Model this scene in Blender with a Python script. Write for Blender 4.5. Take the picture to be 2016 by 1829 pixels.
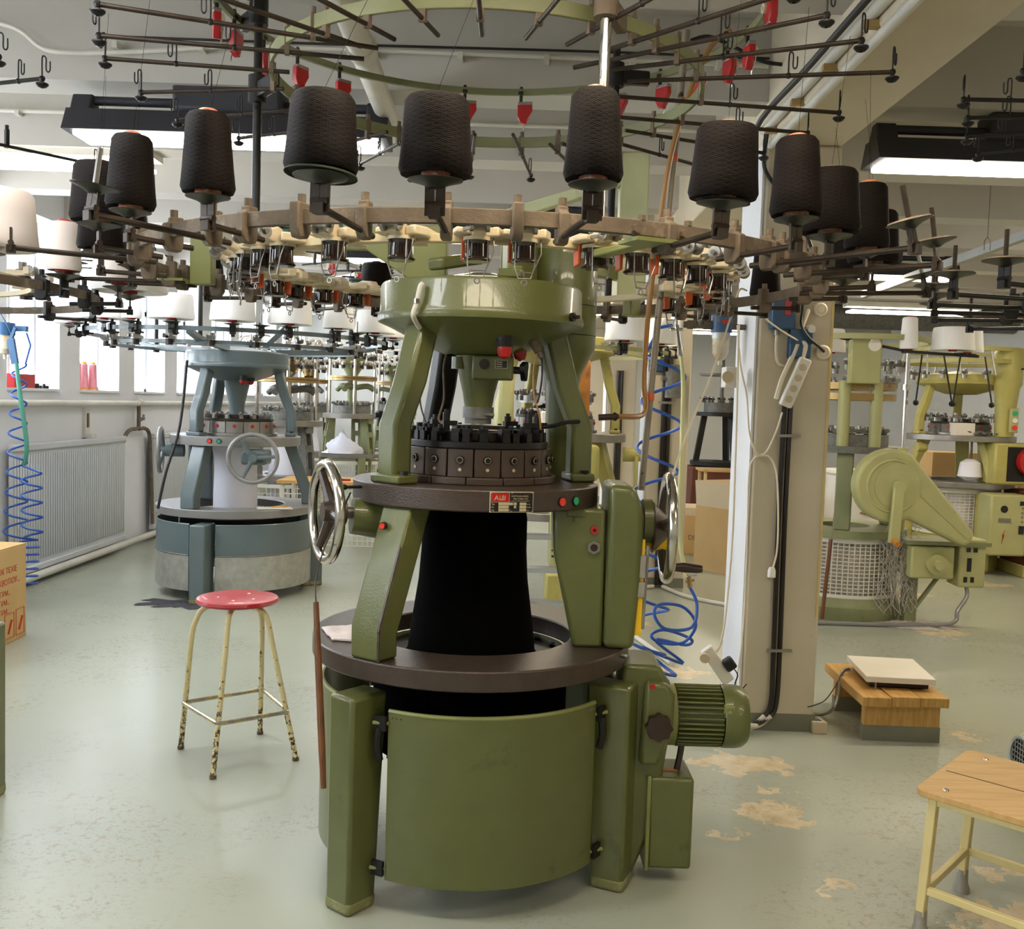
import bpy, math, random
from mathutils import Vector, Matrix
random.seed(7)
for o in list(bpy.data.objects): bpy.data.objects.remove(o)
SC = bpy.context.scene
COL = SC.collection
PI = math.pi
R = math.radians
# ------------------------------------------------------------------ camera
FPX, TILT, ROLL = 1948.0, R(3.52), R(1.83)
CAM = Vector((0, 0, 1.55))
FW = Vector((0, math.cos(TILT), -math.sin(TILT))); UP = Vector((0, math.sin(TILT), math.cos(TILT))); RT = Vector((1, 0, 0))
cd = bpy.data.cameras.new('camera'); cam = bpy.data.objects.new('camera', cd); COL.objects.link(cam)
cd.sensor_width = 36; cd.sensor_fit = 'HORIZONTAL'; cd.lens = FPX/2016*36; cd.clip_start = .02; cd.clip_end = 200
cx = RT*math.cos(ROLL)+UP*math.sin(ROLL); cy = UP*math.cos(ROLL)-RT*math.sin(ROLL); cz = -FW
cam.matrix_world = Matrix(((cx.x, cy.x, cz.x, CAM.x), (cx.y, cy.y, cz.y, CAM.y), (cx.z, cy.z, cz.z, CAM.z), (0, 0, 0, 1)))
SC.camera = cam
# ------------------------------------------------------------------ world, exposure
w = bpy.data.worlds.new('overcast'); SC.world = w; w.use_nodes = True
bg = w.node_tree.nodes['Background']; bg.inputs[0].default_value = (.86, .93, 1, 1); bg.inputs[1].default_value = 15.0
SC.view_settings.view_transform = 'Standard'; SC.view_settings.look = 'None'; SC.view_settings.gamma = 1
SC.view_settings.use_curve_mapping = False; SC.view_settings.exposure = 0.0
LAMP_W = 16.0      # watts of one fluorescent fitting
WARM = (1, .81, .54); COOL = (.9, .94, 1)

# ------------------------------------------------------------------ measuring helpers (a picture point at a real distance)
def ray(x, y):
    U, V = x-1008, y-914.5
    u = U*math.cos(ROLL)+V*math.sin(ROLL); v = -U*math.sin(ROLL)+V*math.cos(ROLL)
    return FW+RT*(u/FPX)-UP*(v/FPX)
def atY(x, y, Y): d = ray(x, y); return CAM+d*(Y/d.y)
def atZ(x, y, z): d = ray(x, y); return CAM+d*((z-1.55)/d.z)
def atX(x, y, X): d = ray(x, y); return CAM+d*(X/d.x)
def pol(r, a, z=0): return Vector((r*math.cos(R(a)), r*math.sin(R(a)), z))

# ------------------------------------------------------------------ materials
def lin(c):
    return tuple(((v/255)/12.92 if v/255 <= .04045 else ((v/255+.055)/1.055)**2.4) for v in c[:3])+(1,)
class NT:
    def __init__(s, m): s.t = m.node_tree; s.n = s.t.nodes; s.l = s.t.links; s.b = s.n['Principled BSDF']
    def new(s, ty, **k):
        q = s.n.new(ty)
        for a, v in k.items(): setattr(q, a, v)
        return q
    def lk(s, a, b): s.l.new(a, b)
    def math(s, op, a, b=None):
        q = s.new('ShaderNodeMath', operation=op)
        for i, v in enumerate((a, b)):
            if v is None: continue
            if isinstance(v, (int, float)): q.inputs[i].default_value = v
            else: s.lk(v, q.inputs[i])
        return q.outputs[0]
    def noise(s, co, scale, detail=4, rough=.55, dist=0):
        q = s.new('ShaderNodeTexNoise'); s.lk(co, q.inputs['Vector'])
        q.inputs['Scale'].default_value = scale; q.inputs['Detail'].default_value = detail
        q.inputs['Roughness'].default_value = rough; q.inputs['Distortion'].default_value = dist
        return q.outputs['Fac']
    def ramp(s, fac, stops):
        q = s.new('ShaderNodeValToRGB'); s.lk(fac, q.inputs[0]); e = q.color_ramp.elements
        while len(e) < len(stops): e.new(.5)
        for i, (p, c) in enumerate(stops): e[i].position = p; e[i].color = c if len(c) == 4 else lin(c)
        return q.outputs[0]
    def mix(s, fac, a, b, mode='MIX'):
        q = s.new('ShaderNodeMixRGB', blend_type=mode)
        for i, v in enumerate((fac, a, b)):
            if isinstance(v, (int, float)): q.inputs[i].default_value = v
            elif isinstance(v, tuple): q.inputs[i].default_value = v
            else: s.lk(v, q.inputs[i])
        return q.outputs[0]
    def bump(s, h, st, dist=.01):
        q = s.new('ShaderNodeBump'); q.inputs['Strength'].default_value = st; q.inputs['Distance'].default_value = dist
        s.lk(h, q.inputs['Height']); s.lk(q.outputs[0], s.b.inputs['Normal'])
MATS = {}
def newmat(name):
    m = bpy.data.materials.new(name); m.use_nodes = True; MATS[name] = m; return m, NT(m)
def mat(name, col, rough=.5, metal=0., var=.12, vs=6., bump=0., bs=80., spec=.5, dirt=None, chip=None, coat=0.):
    m, t = newmat(name)
    co = t.new('ShaderNodeTexCoord').outputs['Object']
    b = t.b; b.inputs['Roughness'].default_value = rough; b.inputs['Metallic'].default_value = metal
    b.inputs['Specular IOR Level'].default_value = spec; b.inputs['Coat Weight'].default_value = coat
    c = lin(col); n = t.noise(co, vs)
    dk = tuple(v*(1-var) for v in c[:3])+(1,); lt = tuple(min(1, v*(1+var)) for v in c[:3])+(1,)
    out = t.ramp(n, [(.3, dk), (.7, lt)])
    if dirt:                          # smears of another colour with a shape of their own
        d = t.noise(co, dirt[1], 6, .65, .4)
        f = t.ramp(d, [(dirt[2], (0, 0, 0, 1)), (dirt[2]+.12, (1, 1, 1, 1))])
        f = t.math('MULTIPLY', f, dirt[3] if len(dirt) > 3 else .8)
        out = t.mix(f, out, lin(dirt[0]))
    if chip:                          # chipped paint
        d = t.noise(co, chip[1], 7, .7)
        f = t.ramp(d, [(chip[2], (0, 0, 0, 1)), (chip[2]+.02, (1, 1, 1, 1))])
        out = t.mix(f, out, lin(chip[0]))
    t.lk(out, b.inputs['Base Color'])
    if bump: t.bump(t.noise(co, bs, 3), bump, .004)
    return m
def emit(name, col, st):
    m, t = newmat(name)
    t.b.inputs['Base Color'].default_value = (.8, .8, .8, 1)
    t.b.inputs['Emission Color'].default_value = lin(col); t.b.inputs['Emission Strength'].default_value = st
    return m
mat('green', (90, 94, 48), .36, bump=.22, bs=150, var=.08, dirt=((46, 44, 26), 3.2, .63, .7), coat=.25)
mat('foot_scuff', (122, 122, 76), .6, var=.1, dirt=((158, 150, 118), 16, .5, .9))
mat('green_plain', (124, 127, 72), .42, bump=.1, bs=140, var=.1, dirt=((90, 76, 44), 4, .64, .6))
mat('green_pale', (206, 208, 162), .5, bump=.1, bs=90, var=.08, dirt=((140, 130, 96), 4, .6, .5))
mat('brown_plate', (66, 54, 45), .3, bump=.3, bs=190, var=.12, vs=20, metal=.15)
mat('brown_cam', (78, 64, 53), .42, bump=.12, bs=150, var=.1, metal=.35)
mat('black_metal', (24, 22, 20), .45, bump=.1, bs=60, var=.3, metal=.3)
mat('dark_steel', (60, 54, 48), .42, metal=.75, var=.2, vs=15)
mat('dusty_iron', (104, 90, 74), .75, metal=.2, var=.25, vs=14, bump=.25, bs=120, dirt=((150, 136, 116), 9, .55, .6))
mat('dusty_rod', (56, 45, 35), .5, metal=.5, var=.3, vs=20, bump=.2, bs=160)
mat('lint_felt', (146, 128, 112), .95, var=.2, vs=30, bump=.6, bs=160)
mat('disc_enamel', (44, 46, 40), .35, var=.15, dirt=((120, 112, 92), 12, .62, .5))
mat('ring_olive', (120, 121, 82), .45, var=.12, dirt=((96, 84, 56), 5, .6, .5))
mat('ring_cream', (196, 180, 140), .5, var=.1)
mat('chrome', (205, 200, 192), .16, metal=1., var=.06)
mat('steel', (150, 146, 140), .34, metal=.85, var=.12, vs=10)
mat('zinc', (176, 178, 172), .42, metal=.6, var=.1, vs=22, bump=.05)
mat('feeder_cream', (208, 192, 162), .5, var=.1, vs=30)
mat('feeder_drum', (34, 24, 18), .12, var=.2, coat=.5)
mat('orange_tab', (206, 92, 44), .4, var=.1)
mat('teal_cap', (50, 84, 80), .5)
mat('red_paint', (176, 30, 30), .35, var=.1)
mat('red_seat', (178, 30, 38), .32, var=.05, vs=3, coat=.2)
mat('red_gloss', (170, 22, 16), .25, var=.05)
mat('green_button', (40, 160, 104), .3, var=.05)
mat('red_button', (224, 56, 38), .3, var=.05)
mat('white_button', (226, 224, 216), .3, var=.03)
mat('yellow_plastic', (236, 190, 30), .35, var=.05)
mat('bakelite', (48, 30, 22), .28, var=.15)
mat('black_plastic', (20, 20, 22), .45, var=.2)
mat('black_fabric', (4, 4, 4), 1., spec=.05, var=.2, vs=30, bump=.15, bs=300)
mat('white_fabric', (226, 226, 236), .9, var=.03, bump=.05)
mat('rag', (214, 200, 194), .95, var=.08, vs=18, bump=.4, bs=60, dirt=((120, 112, 108), 12, .66, .6))
mat('blue_machine', (94, 107, 110), .34, var=.06, bump=.08, bs=120, coat=.2)
mat('grey_plate', (140, 138, 136), .36, var=.06, metal=.35)
mat('galvanised', (172, 172, 164), .42, metal=.45, var=.14, vs=16, dirt=((140, 136, 120), 5, .55, .5))
mat('old_green', (126, 130, 92), .45, var=.12, dirt=((84, 76, 48), 4, .6, .6))
mat('yellow_green', (172, 164, 92), .42, var=.1, dirt=((140, 84, 34), 3.0, .62, .75))
mat('sage', (168, 166, 114), .45, var=.07, bump=.06, dirt=((98, 94, 62), 5, .66, .5))
mat('rust_orange', (176, 112, 40), .6, var=.2, dirt=((110, 60, 20), 8, .55, .7))
mat('iron_grey', (110, 110, 104), .55, metal=.4, var=.25, vs=25, bump=.3, bs=80)
mat('white_yarn', (240, 238, 236), .85, var=.015, vs=3)
mat('white_mesh', (214, 210, 196), .5, var=.05)
mat('cone_core', (206, 120, 84), .5, var=.25, vs=60, dirt=((238, 216, 180), 40, .5, .9))
mat('cone_core_red', (176, 40, 36), .5)
mat('plaster', (214, 213, 207), .8, var=.03, vs=2, bump=.08, bs=25)
mat('plaster_warm', (206, 194, 170), .8, var=.05, vs=3, bump=.15, bs=30, dirt=((160, 140, 112), 6, .68, .5))
mat('plaster_white', (222, 222, 224), .75, var=.02, vs=3, bump=.1, bs=30)
mat('ceiling_paint', (192, 187, 178), .85, var=.04, vs=1.6, bump=.12, bs=18, dirt=((150, 136, 110), 3, .72, .5))
mat('floor_grey_band', (120, 120, 104), .6, var=.1)
mat('white_pipe', (206, 202, 190), .5, var=.06)
mat('cream_steel', (218, 200, 140), .4, var=.05, chip=((80, 66, 48), 60, .70))
mat('chip_tube', (140, 130, 114), .45, var=.15, metal=.3, chip=((64, 50, 38), 40, .62))
mat('cable_white', (226, 214, 190), .5, var=.04)
mat('cable_black', (24, 22, 20), .5, var=.1)
mat('pipe_black', (34, 26, 20), .32, var=.2)
mat('blue_hose', (38, 84, 168), .35, var=.05)
mat('green_hose', (66, 134, 116), .45, var=.08)
mat('yellow_hose', (206, 200, 140), .4, var=.06)
mat('copper_hose', (156, 112, 56), .35, var=.15)
mat('blue_box', (38, 78, 116), .4, var=.08)
mat('bowl_plastic', (196, 186, 160), .2, var=.15, dirt=((176, 138, 76), 7, .52, .7))
mat('radiator_paint', (198, 200, 202), .45, var=.02)
mat('card', (196, 162, 108), .85, var=.05, vs=4)
mat('card_pale', (206, 188, 156), .85, var=.04, vs=4)
mat('print_red', (184, 52, 40), .7)
mat('print_grey', (110, 104, 96), .7)
mat('plate_black', (14, 12, 12), .35)
mat('plate_silver', (196, 182, 150), .35, metal=.4)
mat('duct_tape', (156, 150, 140), .4, metal=.3, var=.12, vs=30)
mat('lamp_body', (48, 48, 54), .6, var=.1, bump=.1)
mat('blush_yarn', (232, 218, 208), .85, var=.03, vs=4)
mat('felt_green', (44, 50, 36), .95, var=.1)
mat('brass', (150, 124, 76), .35, metal=.7, var=.15)
mat('rust_brown', (104, 56, 38), .6, var=.15)
mat('worn_rail', (178, 172, 158), .3, metal=.7, var=.1, chip=((206, 192, 146), 24, .50))
mat('clamp_wood', (166, 138, 84), .6, var=.15)
mat('strip_yellow', (214, 190, 130), .6, var=.08)
mat('pink_yarn', (224, 152, 160), .85, var=.06, vs=40)
mat('orange_cap', (240, 176, 40), .5)
mat('lint', (176, 168, 160), 1., var=.2, vs=40, bump=.8, bs=90)
mat('lint_dark', (60, 58, 62), 1., var=.3, vs=20, bump=.8, bs=60)
mat('aluminium', (186, 188, 186), .35, metal=.7, var=.06)
mat('orange_paint', (216, 110, 70), .45)
mat('pvc_white', (228, 224, 214), .4, var=.03)
mat('scale_white', (226, 220, 208), .35, var=.02)
mat('window_frame', (226, 228, 232), .45, var=.02)
emit('tube_cool', (255, 252, 246), 14.0)
emit('tube_warm', (255, 247, 232), 14.0)
def _special():
    # cross-wound yarn: fine helical ridges both ways round the cone
    for nm, ca, cb in (('yarn_dark', (3, 2, 2), (25, 16, 11)),):
        m, t = newmat(nm); co = t.new('ShaderNodeTexCoord').outputs['Object']
        sp = t.new('ShaderNodeSeparateXYZ'); t.lk(co, sp.inputs[0])
        an = t.math('ARCTAN2', sp.outputs[1], sp.outputs[0])
        nz = t.noise(co, 30, 2)
        def lines(k, n):
            p = t.math('ADD', t.math('MULTIPLY', an, n), t.math('MULTIPLY', sp.outputs[2], k))
            p = t.math('ADD', p, t.math('MULTIPLY', nz, 5.0)); return t.math('SINE', p)
        h = t.math('MAXIMUM', lines(1500, 34.), lines(-1500, 34.)); h2 = t.math('MAXIMUM', lines(620, 13.), lines(-620, 13.))
        hh = t.math('MULTIPLY', t.math('ADD', h, h2), .5)
        t.lk(t.ramp(t.math('ADD', t.math('MULTIPLY', hh, .5), .3), [(.1, ca), (.9, cb)]), t.b.inputs['Base Color'])
        t.b.inputs['Roughness'].default_value = .7; t.b.inputs['Specular IOR Level'].default_value = .12; t.b.inputs['Sheen Weight'].default_value = .0
        t.bump(hh, .25, .002)
    # planed wood: grain drawn out along one direction
    for nm, ca, cb, sx, sy, rg in (('ply', (186, 144, 84), (210, 172, 112), 4, 45, .4), ('bench_wood', (176, 132, 66), (206, 164, 96), 60, 6, .5), ('stick_wood', (82, 46, 20), (120, 74, 36), 90, 90, .5)):
        m, t = newmat(nm); co = t.new('ShaderNodeTexCoord').outputs['Object']; mp = t.new('ShaderNodeMapping'); t.lk(co, mp.inputs[0]); mp.inputs['Scale'].default_value = (sx, sy, 6); mp.inputs['Rotation'].default_value = (0, 0, R(-45) if nm == 'ply' else 0)
        n = t.noise(mp.outputs[0], 1., 6, .6, .6); t.lk(t.ramp(n, [(.3, ca), (.7, cb)]), t.b.inputs['Base Color']); t.b.inputs['Roughness'].default_value = rg
    # cream paint, worn to bare metal towards the feet
    m, t = newmat('cream_tube'); co = t.new('ShaderNodeTexCoord').outputs['Object']; sp = t.new('ShaderNodeSeparateXYZ'); t.lk(co, sp.inputs[0])
    n = t.math('ADD', t.noise(co, 55, 6, .7), t.math('MULTIPLY', t.math('SUBTRACT', .36, sp.outputs[2]), .26))
    t.lk(t.mix(t.ramp(n, [(.575, (0, 0, 0, 1)), (.60, (1, 1, 1, 1))]), lin((222, 206, 154)), lin((70, 56, 44))), t.b.inputs['Base Color']); t.b.inputs['Roughness'].default_value = .42
    # painted floor with worn, bare patches
    m, t = newmat('floor_paint'); co = t.new('ShaderNodeTexCoord').outputs['Object']
    base = t.ramp(t.noise(co, .9, 5), [(.2, (158, 162, 146)), (.8, (165, 168, 152))])
    sp = t.new('ShaderNodeSeparateXYZ'); t.lk(co, sp.inputs[0])
    n = t.noise(co, 1.5, 7, .6, .25); side = t.math('MULTIPLY', t.math('ADD', sp.outputs[0], 1.0), .016)
    n = t.math('ADD', n, t.math('MINIMUM', t.math('MAXIMUM', side, -.03), .05))
    f = t.ramp(n, [(.86, (0, 0, 0, 1)), (.87, (1, 1, 1, 1))])
    jx = t.math('MULTIPLY', t.math('SUBTRACT', t.noise(co, 7, 6, .65), .5), .5); sh = t.new('ShaderNodeVectorMath', operation='ADD'); sh.inputs[1].default_value = (3.1, 7.7, 1.3); t.lk(co, sh.inputs[0])
    jy = t.math('MULTIPLY', t.math('SUBTRACT', t.noise(sh.outputs[0], 9, 6, .65), .5), .5)
    for (px, py, rx, ry) in ((1455, 1503, .22, .11), (1525, 1600, .10, .12), (1350, 1325, .16, .10), (1850, 1245, .20, .14), (1890, 1449, .07, .05), (1985, 1812, .16, .10), (1700, 1350, .03, .3), (1420, 1640, .05, .03), (1930, 1150, .3, .12), (1780, 1170, .2, .1), (1530, 1560, .06, .05), (1640, 1745, .05, .03), (1985, 1720, .08, .04), (1250, 1230, .1, .1)):
        p = atZ(px, py, 0); ux = t.math('DIVIDE', t.math('SUBTRACT', t.math('ADD', sp.outputs[0], jx), p.x), rx); uy = t.math('DIVIDE', t.math('SUBTRACT', t.math('ADD', sp.outputs[1], jy), p.y), ry)
        dd = t.math('ADD', t.math('MULTIPLY', ux, ux), t.math('MULTIPLY', uy, uy)); f = t.math('MAXIMUM', f, t.math('LESS_THAN', dd, 1.0))
    bare = t.ramp(t.noise(co, 14, 5), [(.3, (186, 168, 134)), (.7, (210, 194, 164))])
    c = t.mix(f, base, bare)
    reg = t.ramp(t.noise(co, 1.1, 3), [(.48, (0, 0, 0, 1)), (.6, (1, 1, 1, 1))])
    for (scl, th, stg, cc) in ((30, .55, .5, (136, 118, 100)), (75, .57, .5, (108, 102, 92)), (8, .58, .35, (142, 130, 112))):
        q = t.ramp(t.noise(co, scl, 5, .7), [(th, (0, 0, 0, 1)), (th+.06, (1, 1, 1, 1))]); c = t.mix(t.math('MULTIPLY', t.math('MULTIPLY', q, reg), stg), c, lin(cc))
    t.lk(c, t.b.inputs['Base Color'])
    t.b.inputs['Roughness'].default_value = .27; t.bump(t.noise(co, 3, 3), .06, .02)
    # window glass
    m = bpy.data.materials.new('glass'); m.use_nodes = True; MATS['glass'] = m; nt = m.node_tree; nt.nodes.clear()
    o = nt.nodes.new('ShaderNodeOutputMaterial'); mx = nt.nodes.new('ShaderNodeMixShader'); tr = nt.nodes.new('ShaderNodeBsdfTransparent'); gl = nt.nodes.new('ShaderNodeBsdfGlossy')
    gl.inputs['Roughness'].default_value = .05; mx.inputs[0].default_value = .07
    nt.links.new(tr.outputs[0], mx.inputs[1]); nt.links.new(gl.outputs[0], mx.inputs[2]); nt.links.new(mx.outputs[0], o.inputs[0])
_special()

# ------------------------------------------------------------------ mesh builder
KIDS = {}
def setp(o, p): o.parent = p; KIDS.setdefault(p.name, []).append(o)
class MB:
    def __init__(s, M=None): s.v = []; s.f = []; s.sm = []; s.M = M or Matrix.Identity(4)
    def add(s, vs, fs, smooth=False):
        k = len(s.v); s.v += [s.M @ Vector(p) for p in vs]
        for q in fs: s.f.append([i+k for i in q]); s.sm.append(smooth)
        return s
    def box(s, c, d, rz=0, M=None):
        x, y, z = d[0]/2, d[1]/2, d[2]/2; c = Vector(c); T = Matrix.Rotation(R(rz), 3, 'Z') if M is None else M
        vs = [c+T @ Vector((a*x, b*y, e*z)) for e in (-1, 1) for b in (-1, 1) for a in (-1, 1)]
        return s.add(vs, [(0, 2, 3, 1), (4, 5, 7, 6), (0, 1, 5, 4), (2, 6, 7, 3), (0, 4, 6, 2), (1, 3, 7, 5)])
    def b2(s, a, b): return s.box([(a[i]+b[i])/2 for i in range(3)], [abs(a[i]-b[i]) for i in range(3)])
    def bar(s, p, q, w, h, up=(0, 0, 1)):
        p, q = Vector(p), Vector(q); d = (q-p); L = d.length; d.normalize(); sd = d.cross(Vector(up))
        if sd.length < 1e-4: sd = Vector((1, 0, 0))
        sd.normalize(); u = sd.cross(d)
        return s.box((p+q)/2, (w, L, h), M=Matrix((sd, d, u)).transposed())
    def cyl(s, p, q, r, r2=None, n=16, cap=True, smooth=True):
        p, q = Vector(p), Vector(q); r2 = r if r2 is None else r2
        d = (q-p).normalized(); a = Vector((1, 0, 0)) if abs(d.x) < .9 else Vector((0, 1, 0)); u = d.cross(a).normalized(); w_ = d.cross(u)
        A = [u*math.cos(2*PI*i/n)+w_*math.sin(2*PI*i/n) for i in range(n)]
        s.add([p+e*r for e in A]+[q+e*r2 for e in A], [(i, (i+1) % n, n+(i+1) % n, n+i) for i in range(n)], smooth)
        if cap:
            s.add([p+e*r for e in A], [tuple(range(n-1, -1, -1))]); s.add([q+e*r2 for e in A], [tuple(range(n))])
        return s
    def tube(s, pts, r, n=8, closed=False, smooth=True):
        P = [Vector(p) for p in pts]; N = len(P); rs = r if isinstance(r, (list, tuple)) else [r]*N
        T = []
        for i in range(N):
            a = P[(i-1) % N] if (closed or i > 0) else P[i]; b = P[(i+1) % N] if (closed or i < N-1) else P[i]
            T.append((b-a).normalized())
        a = Vector((0, 0, 1)) if abs(T[0].z) < .9 else Vector((1, 0, 0)); u = T[0].cross(a).normalized(); vs = []
        for i in range(N):
            u = (u-T[i]*u.dot(T[i])); u = u.normalized() if u.length > 1e-6 else T[i].orthogonal().normalized()
            w_ = T[i].cross(u)
            vs += [P[i]+(u*math.cos(2*PI*k/n)+w_*math.sin(2*PI*k/n))*rs[i] for k in range(n)]
        fs = []
        for i in range(N if closed else N-1):
            j = (i+1) % N
            fs += [(i*n+k, i*n+(k+1) % n, j*n+(k+1) % n, j*n+k) for k in range(n)]
        if not closed: fs += [tuple(range(n-1, -1, -1)), tuple((N-1)*n+k for k in range(n))]
        return s.add(vs, fs, smooth)
    def lathe(s, prof, n=32, c=(0, 0, 0), T=None, a0=0, a1=360, smooth=True):
        T = T or Matrix.Identity(3); c = Vector(c); full = abs(a1-a0) >= 359.9; m = n if full else n+1; vs = []
        for i in range(m):
            a = R(a0+(a1-a0)*i/n)
            for (r, z) in prof: vs.append(c+T @ Vector((r*math.cos(a), r*math.sin(a), z)))
        k = len(prof); fs = []
        for i in range(n):
            j = (i+1) % m
            for q in range(k-1):
                if prof[q][0] == prof[q+1][0] == 0: continue
                fs.append((i*k+q, j*k+q, j*k+q+1, i*k+q+1))
        return s.add(vs, fs, smooth)
    def ring(s, r0, r1, z0, z1, a0=0, a1=360, n=48, c=(0, 0, 0)):     # rectangular section, flat shaded edges
        full = abs(a1-a0) >= 359.9; c = Vector(c); m = n if full else n+1
        P = [(r1, z0), (r1, z1), (r0, z1), (r0, z0)]; vs = []
        for i in range(m):
            a = R(a0+(a1-a0)*i/n); vs += [c+Vector((r*math.cos(a), r*math.sin(a), z)) for r, z in P]
        fs = []
        for i in range(n):
            j = (i+1) % m
            for q in range(4): fs.append((i*4+q, j*4+q, j*4+(q+1) % 4, i*4+(q+1) % 4))
        if not full: fs += [(0, 1, 2, 3), (n*4+3, n*4+2, n*4+1, n*4)]
        return s.add(vs, fs)
    def prism(s, poly, h0, h1, T=None, c=(0, 0, 0)):     # poly in local xy, extruded along local z, then T
        T = T or Matrix.Identity(3); c = Vector(c); n = len(poly)
        vs = [c+T @ Vector((p[0], p[1], h0)) for p in poly]+[c+T @ Vector((p[0], p[1], h1)) for p in poly]
        return s.add(vs, [tuple(range(n-1, -1, -1)), tuple(range(n, 2*n))]+[(i, (i+1) % n, n+(i+1) % n, n+i) for i in range(n)])
    def ball(s, c, r, n=12, sz=1.):
        return s.lathe([(r*math.sin(PI*i/(n//2)), -r*sz*math.cos(PI*i/(n//2))) for i in range(n//2+1)], n, c)
    def torus(s, c, RR, r, ax=(0, 0, 1), n=32, k=10, a0=0, a1=360):
        ax = Vector(ax).normalized(); u = ax.orthogonal().normalized(); w_ = ax.cross(u); c = Vector(c); cl = abs(a1-a0) >= 359.9
        m = n if cl else n+1
        return s.tube([c+(u*math.cos(R(a0+(a1-a0)*i/n))+w_*math.sin(R(a0+(a1-a0)*i/n)))*RR for i in range(m)], r, k, cl)
    def mesh(s, name):
        me = bpy.data.meshes.new(name); me.from_pydata([tuple(p) for p in s.v], [], s.f); me.polygons.foreach_set('use_smooth', s.sm); me.update(); me.set_sharp_from_angle(angle=R(32)); return me
    def build(s, name, m, parent=None, bev=0., seg=2):
        me = s.mesh(name); me.materials.append(MATS[m]); o = bpy.data.objects.new(name, me); COL.objects.link(o)
        if parent: setp(o, parent)
        if bev:
            b = o.modifiers.new('bevel', 'BEVEL'); b.width = bev; b.segments = seg; b.limit_method = 'ANGLE'; b.angle_limit = R(40)
        return o
def frame(x, y):        # 3x3 whose columns are x, y, x cross y
    x = Vector(x).normalized(); y = Vector(y).normalized(); return Matrix((x, y, x.cross(y))).transposed()
def radial(a):          # local x = radial out, local y = up, local z = tangential
    return frame(pol(1, a), (0, 0, 1))
def axisT(d):           # local z along d
    d = Vector(d).normalized(); u = d.orthogonal().normalized(); return Matrix((u, d.cross(u), d)).transposed()
def tag(o, label=None, cat=None, group=None, kind=None):
    for k, v in (('label', label), ('category', cat), ('group', group), ('kind', kind)):
        if v: o[k] = v
    return o
def thing(name, label, cat, loc=(0, 0, 0), rz=0, group=None):
    o = bpy.data.objects.new(name, None); COL.objects.link(o); o.location = loc; o.rotation_euler = (0, 0, R(rz)); o.empty_display_size = .05
    return tag(o, label, cat, group)
def dup(o, parent=None):
    c = o.copy(); COL.objects.link(c)
    if parent: setp(c, parent)
    for ch in list(KIDS.get(o.name, [])): dup(ch, c)
    return c
def struct(o, label=None): return tag(o, label, kind='structure')
def smoothpath(P, n=8):   # Catmull-Rom
    P = [Vector(p) for p in P]; out = []
    for i in range(len(P)-1):
        a, b, c, d = P[max(i-1, 0)], P[i], P[i+1], P[min(i+2, len(P)-1)]
        for k in range(n):
            t = k/n; out.append(.5*((2*b)+(c-a)*t+(2*a-5*b+4*c-d)*t*t+(3*b-a-3*c+d)*t**3))
    return out+[P[-1]]
def text(s, size, m, parent, T, loc, ext=.0004, align='LEFT', name='lettering', sx=1.):
    cu = bpy.data.curves.new('lettering', 'FONT'); cu.body = s; cu.size = size; cu.extrude = ext; cu.align_x = align; cu.resolution_u = 3
    o = bpy.data.objects.new('lettering_source', cu); COL.objects.link(o)
    me = bpy.data.meshes.new_from_object(o.evaluated_get(bpy.context.evaluated_depsgraph_get())); bpy.data.objects.remove(o)
    me.transform((Matrix.Translation(Vector(loc)) @ T.to_4x4()) @ Matrix.Diagonal((sx, 1, 1, 1)))
    me.materials.clear(); me.materials.append(MATS[m]); q = bpy.data.objects.new(name, me); COL.objects.link(q); setp(q, parent); return q
# ================================================================== the room
ZC, ZB = 3.38, 3.0            # ceiling slab, underside of the cross beams
XL, XR, YN, YF = -3.9, 6.6, -3.2, 18.0
PIERS = [8.7+1.28*k for k in range(-9, 8)]
struct(MB().b2((XL-.4, YN, -.12), (XR, YF, 0)).build('floor', 'floor_paint'), 'grey-green painted factory floor with worn bare patches')
struct(MB().b2((XL-.4, YN, ZC), (XR, YF, ZC+.15)).build('ceiling', 'ceiling_paint'), 'cream painted ceiling slab')
ceil_obj = bpy.data.objects['ceiling']
mb = MB()
for y in PIERS:
    if YN < y < YF: struct(MB().b2((XL, y-.12, ZB), (1.15, y+.12, ZC)).build('trim_1', 'ceiling_paint'), 'cream cross beam under the ceiling'); struct(MB().b2((1.51, y-.12, ZB), (XR, y+.12, ZC)).build('trim_2', 'ceiling_paint'), 'cream cross beam under the ceiling beyond the pillars')
struct(MB().b2((1.15, YN, 2.81), (1.51, YF, ZC)).build('trim_3', 'plaster_warm', bev=.012), 'deep cream beam carried by the row of pillars')
struct(MB().b2((XL-.4, YF, 0), (XR+.2, YF+.2, ZC)).build('wall_back', 'plaster'), 'white painted end wall')
struct(MB().b2((XR, YN, 0), (XR+.2, YF, ZC)).build('wall_right', 'plaster'), 'white painted right wall')
struct(MB().b2((XL-.4, YN-.2, 0), (XR+.2, YN, ZC)).build('wall_near', 'plaster'), 'white painted wall behind the viewer')
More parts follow.
